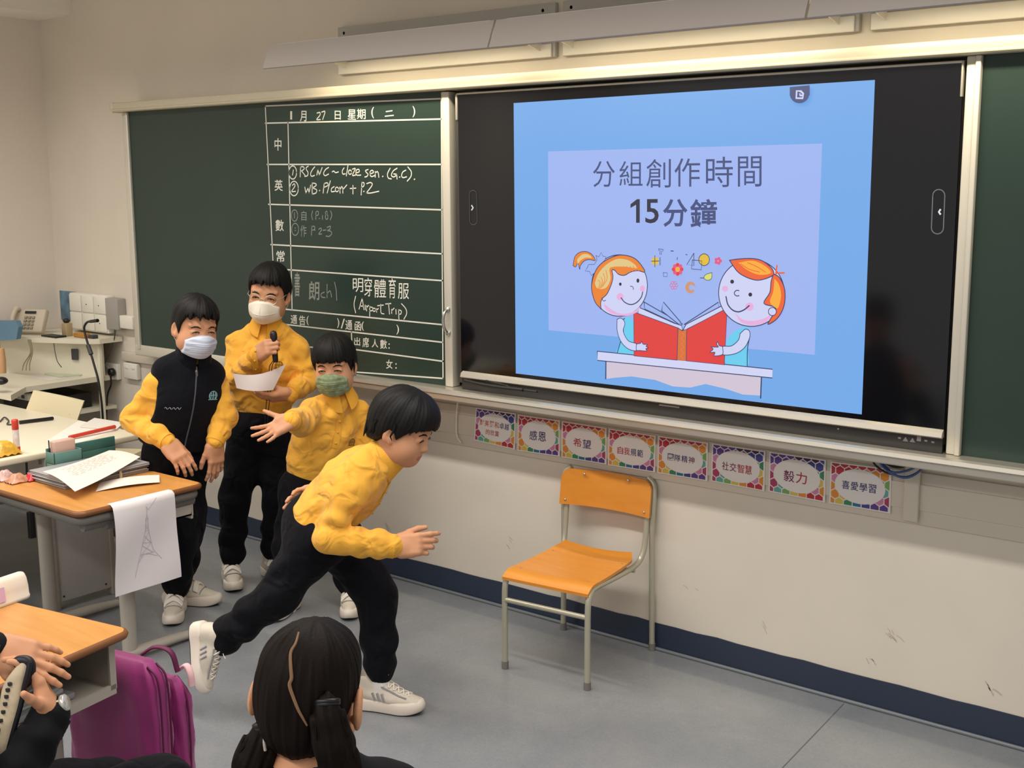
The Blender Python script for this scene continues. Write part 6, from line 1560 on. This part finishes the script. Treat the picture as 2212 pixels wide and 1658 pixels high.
def pigtail(tie, path, rad, name):
    s = Soft(); P = [tie] + path
    for i in range(len(P) - 1): s.cone(P[i], P[i + 1], rad[i], rad[i + 1], k=.012, flat=.8, fdir=dG)
    ax = nrm(P[-1] - P[0])
    s.warp(lambda Q: .0013 * np.sin((Q - tie) @ np.cross(ax, dG) * 420 + 22 * ((Q - tie) @ ax)) + .0010 * np.sin((Q - tie) @ np.cross(ax, dG) * 760 - 30 * ((Q - tie) @ ax)))
    V, F = s.mesh(.0026, 1); mb = MB(); mb.add(V, F.tolist(), 0, True)
    for k in range(26):
        o_ = np.cross(ax, dG) * r.uniform(-.9, .9); pts = []
        for i, p in enumerate(P): pts.append(p + o_ * rad[i] * (.9 + .2 * r.random()) + dG * rad[i] * .72 * (1 - abs(o_ @ np.cross(ax, dG)) ** 2) ** .5)
        pts.append(pts[-1] + ax * .03); mb.tube(smooth_pts(pts, 4), .0016, 4, caps=False)
    return mb.build(name, M_BROWN, girl)
K = lambda u, v, off: onV(u, v, np.array([HG[0], HG[1], 0]), off)
tR = onhair(705, 1512, .004); pt = pigtail(tR, [K(708, 1550, .092), K(718, 1600, .095), K(736, 1660, .085), K(752, 1730, .075)], [.0115, .020, .025, .026, .020], 'pigtail')
mb = MB(); e1, e2 = nrm(np.cross([0, 0, 1.0], dG)), None; e2 = np.cross(dG, e1)
for k in range(2): mb.tube([tR + np.array([0, 0, -.004 * k]) + (math.cos(a) * e1 * .0145 + math.sin(a) * dG * .011) for a in np.linspace(0, 2 * PI, 17)[:-1]], .0032, 6, closed=True)
mb.build('hair_tie', M_BLACK, pt)
tL = K(575, 1570, .030); pt = pigtail(tL, [K(566, 1600, .035), K(548, 1640, .040), K(530, 1700, .035)], [.012, .021, .025, .020], 'pigtail')
mb = MB()
for k in range(3): mb.tube([tL + np.array([0, 0, .003 - .005 * k]) + (math.cos(a) * e1 * .015 + math.sin(a) * dG * .013) for a in np.linspace(0, 2 * PI, 17)[:-1]], .0045, 6, closed=True)
mb.tube(smooth_pts([K(594, 1583, .05), K(584, 1576, .062), K(574, 1586, .064), K(571, 1602, .064), K(573, 1620, .062)]), .0022, 6, mi=1)
mb.build('hair_tie', [M_BLACK, mat('pale_ribbon', rgb(196, 186, 172), rough=.6)], pt)

# ---- child at the lower left, only arms, side and knee in the picture
F6 = np.array([.44, -2.40, 0])
j = dict(neck=np.array([.38, -2.46, .79]), pelvis=np.array([.43, -2.42, .40]), sh_R=np.array([.480, -2.43, .70]), sh_L=np.array([.28, -2.47, .72]), el_R=np.array([.648, -2.425, .460]), wr_R=np.array([.628, -2.283, .622]),
         el_L=onV(-190, 1450, np.array([.50, -2.335, 0])), wr_L=onV(-14, 1400, np.array([.545, -2.335, 0])), hip_R=np.array([.52, -2.36, .38]), hip_L=np.array([.38, -2.36, .38]), kn_R=np.array([.615, -2.045, .375]), kn_L=np.array([.46, -2.08, .335]), an_R=np.array([.60, -2.05, .068]), an_L=np.array([.47, -2.0, .068]))
Kc = lambda u, v, off=0: onV(u, v, np.array([.62, -2.29, 0]), off)
wr = j['wr_R']; fR = nrm(Kc(72, 1440, -.01) - wr)
wl = j['wr_L']; fL = nrm(Kc(95, 1424, -.02) - wl)
child, HC_, VC, WC, axc = make_person(dict(label='seated child in black jacket at the lower left corner, only hands, arm and knee showing', F=F6, j=j, head=(np.array([.36, -2.45, .925]), 120, 20, 0, .95), seed=33, hair=(HAIR_SHORT, .010, .006), top=M_JACK, plain=True, hem=.02, hemcut=False, sleeve=(.050, .048, .040), trouser=(.074, .060, .050),
    hand={'R': dict(f=fR, n=nrm(RH * .75 + NH * .35 + np.array([0, 0, .25])), curl=(.35, .40, .45, .45), spread=.04, thumb=(.80, .55, -.30), thumb_bend=.12, sc=1.0),
          'L': dict(f=fL, n=nrm(np.array([0, 0, .70]) - NH * .62 + RH * .1), curl=(.20, .24, .26, .30), spread=.10, thumb=(.55, .75, -.55), thumb_bend=.15, sc=1.02)},
    shoe={'R': dict(toe=(.1, .99, 0), up=(0, 0, 1), kind='velcro'), 'L': dict(toe=(.0, 1, 0), up=(0, 0, 1), kind='velcro')}))
# watch and hair band on the wrists
fa = nrm(wr - j['el_R']); u1 = nrm(np.cross(fa, [0, 0, 1.0])); u2 = np.cross(fa, u1)
wc = wr + fR * .010; mb = MB(); mb.tube([wc + fR * q for q in (-.011, -.009, .009, .011)], [.0255, .0275, .0272, .0250], 28); wt = tag(mb.build('wrist_watch', mat('mint_strap', rgb(206, 218, 186), rough=.5)), 'mint strapped watch on the wrist of the seated child', 'watch')
fa = fR; rr_ = nrm(RH - fa * (RH @ fa)); mb = MB(); mb.lathe([(.0, .0), (.015, .0), (.016, .002), (.016, .008), (.014, .010), (0, .010)], wc + rr_ * .0250, 20, ax=np.stack([nrm(np.cross(fa, rr_)), fa, rr_], 1)); mb.build('watch_case', mat('silver_watch', rgb(216, 216, 210), rough=.25, metal=.6), wt)
fb = nrm(wl - j['el_L']); mb = MB(); e1 = nrm(np.cross(fb, [0, 0, 1.])); e2 = np.cross(fb, e1)
pB = wl + fL * .018
mb.tube([pB + (math.cos(a) * np.cross(fL, [0, 0, 1.]) * .028 + math.sin(a) * np.array([0, 0, 1.0]) * .022) for a in np.linspace(0, 2 * PI, 25)[:-1]], .0022, 6, closed=True); tag(mb.build('hair_band', M_BLACK), 'thin black hair band round the upper wrist at the left edge', 'hair band')
# printed zip pouch between the hands
pu = thing('pouch', Kc(20, 1540), 'cream printed pouch with dark zip edge held by the seated child', 'pouch')
PP = [Kc(54, 1428, .02), Kc(44, 1450, .025), Kc(30, 1480, .028), Kc(22, 1520, .03), Kc(8, 1570, .03), Kc(-8, 1630, .03)]
mb = MB(); mb.tube(smooth_pts(PP, 5), [.007 + .0125 * min(1, i / 12) for i in range(26)], 14, flat=.5, flatdir=NH); mb.build('pouch_body', mat('cream_print', rgb(214, 196, 166), rough=.7, vary=.15, vscale=40), pu)
mb = MB(); mb.tube(smooth_pts([p + RH * (.010 + .011 * min(1, i / 2)) - NH * .004 for i, p in enumerate(PP)], 5), .0048, 8); mb.tube(smooth_pts([Kc(34, 1434, .015), Kc(44, 1426, .015), Kc(60, 1428, .015), Kc(66, 1442, .015), Kc(62, 1465, .015), Kc(52, 1476, .015)], 5), .010, 10); mb.build('dark_edge', mat('ink_navy', rgb(14, 14, 26), rough=.5), pu)
mb = MB()
q = smooth_pts(PP, 8)
for i in range(14, 40, 3):
    c = q[i] - NH * .0105 - RH * .006; mb.box(c - [.0028, .0028, .003], c + [.0028, .0028, .003])
mb.build('stamped_marks', M_DKGREY, pu)
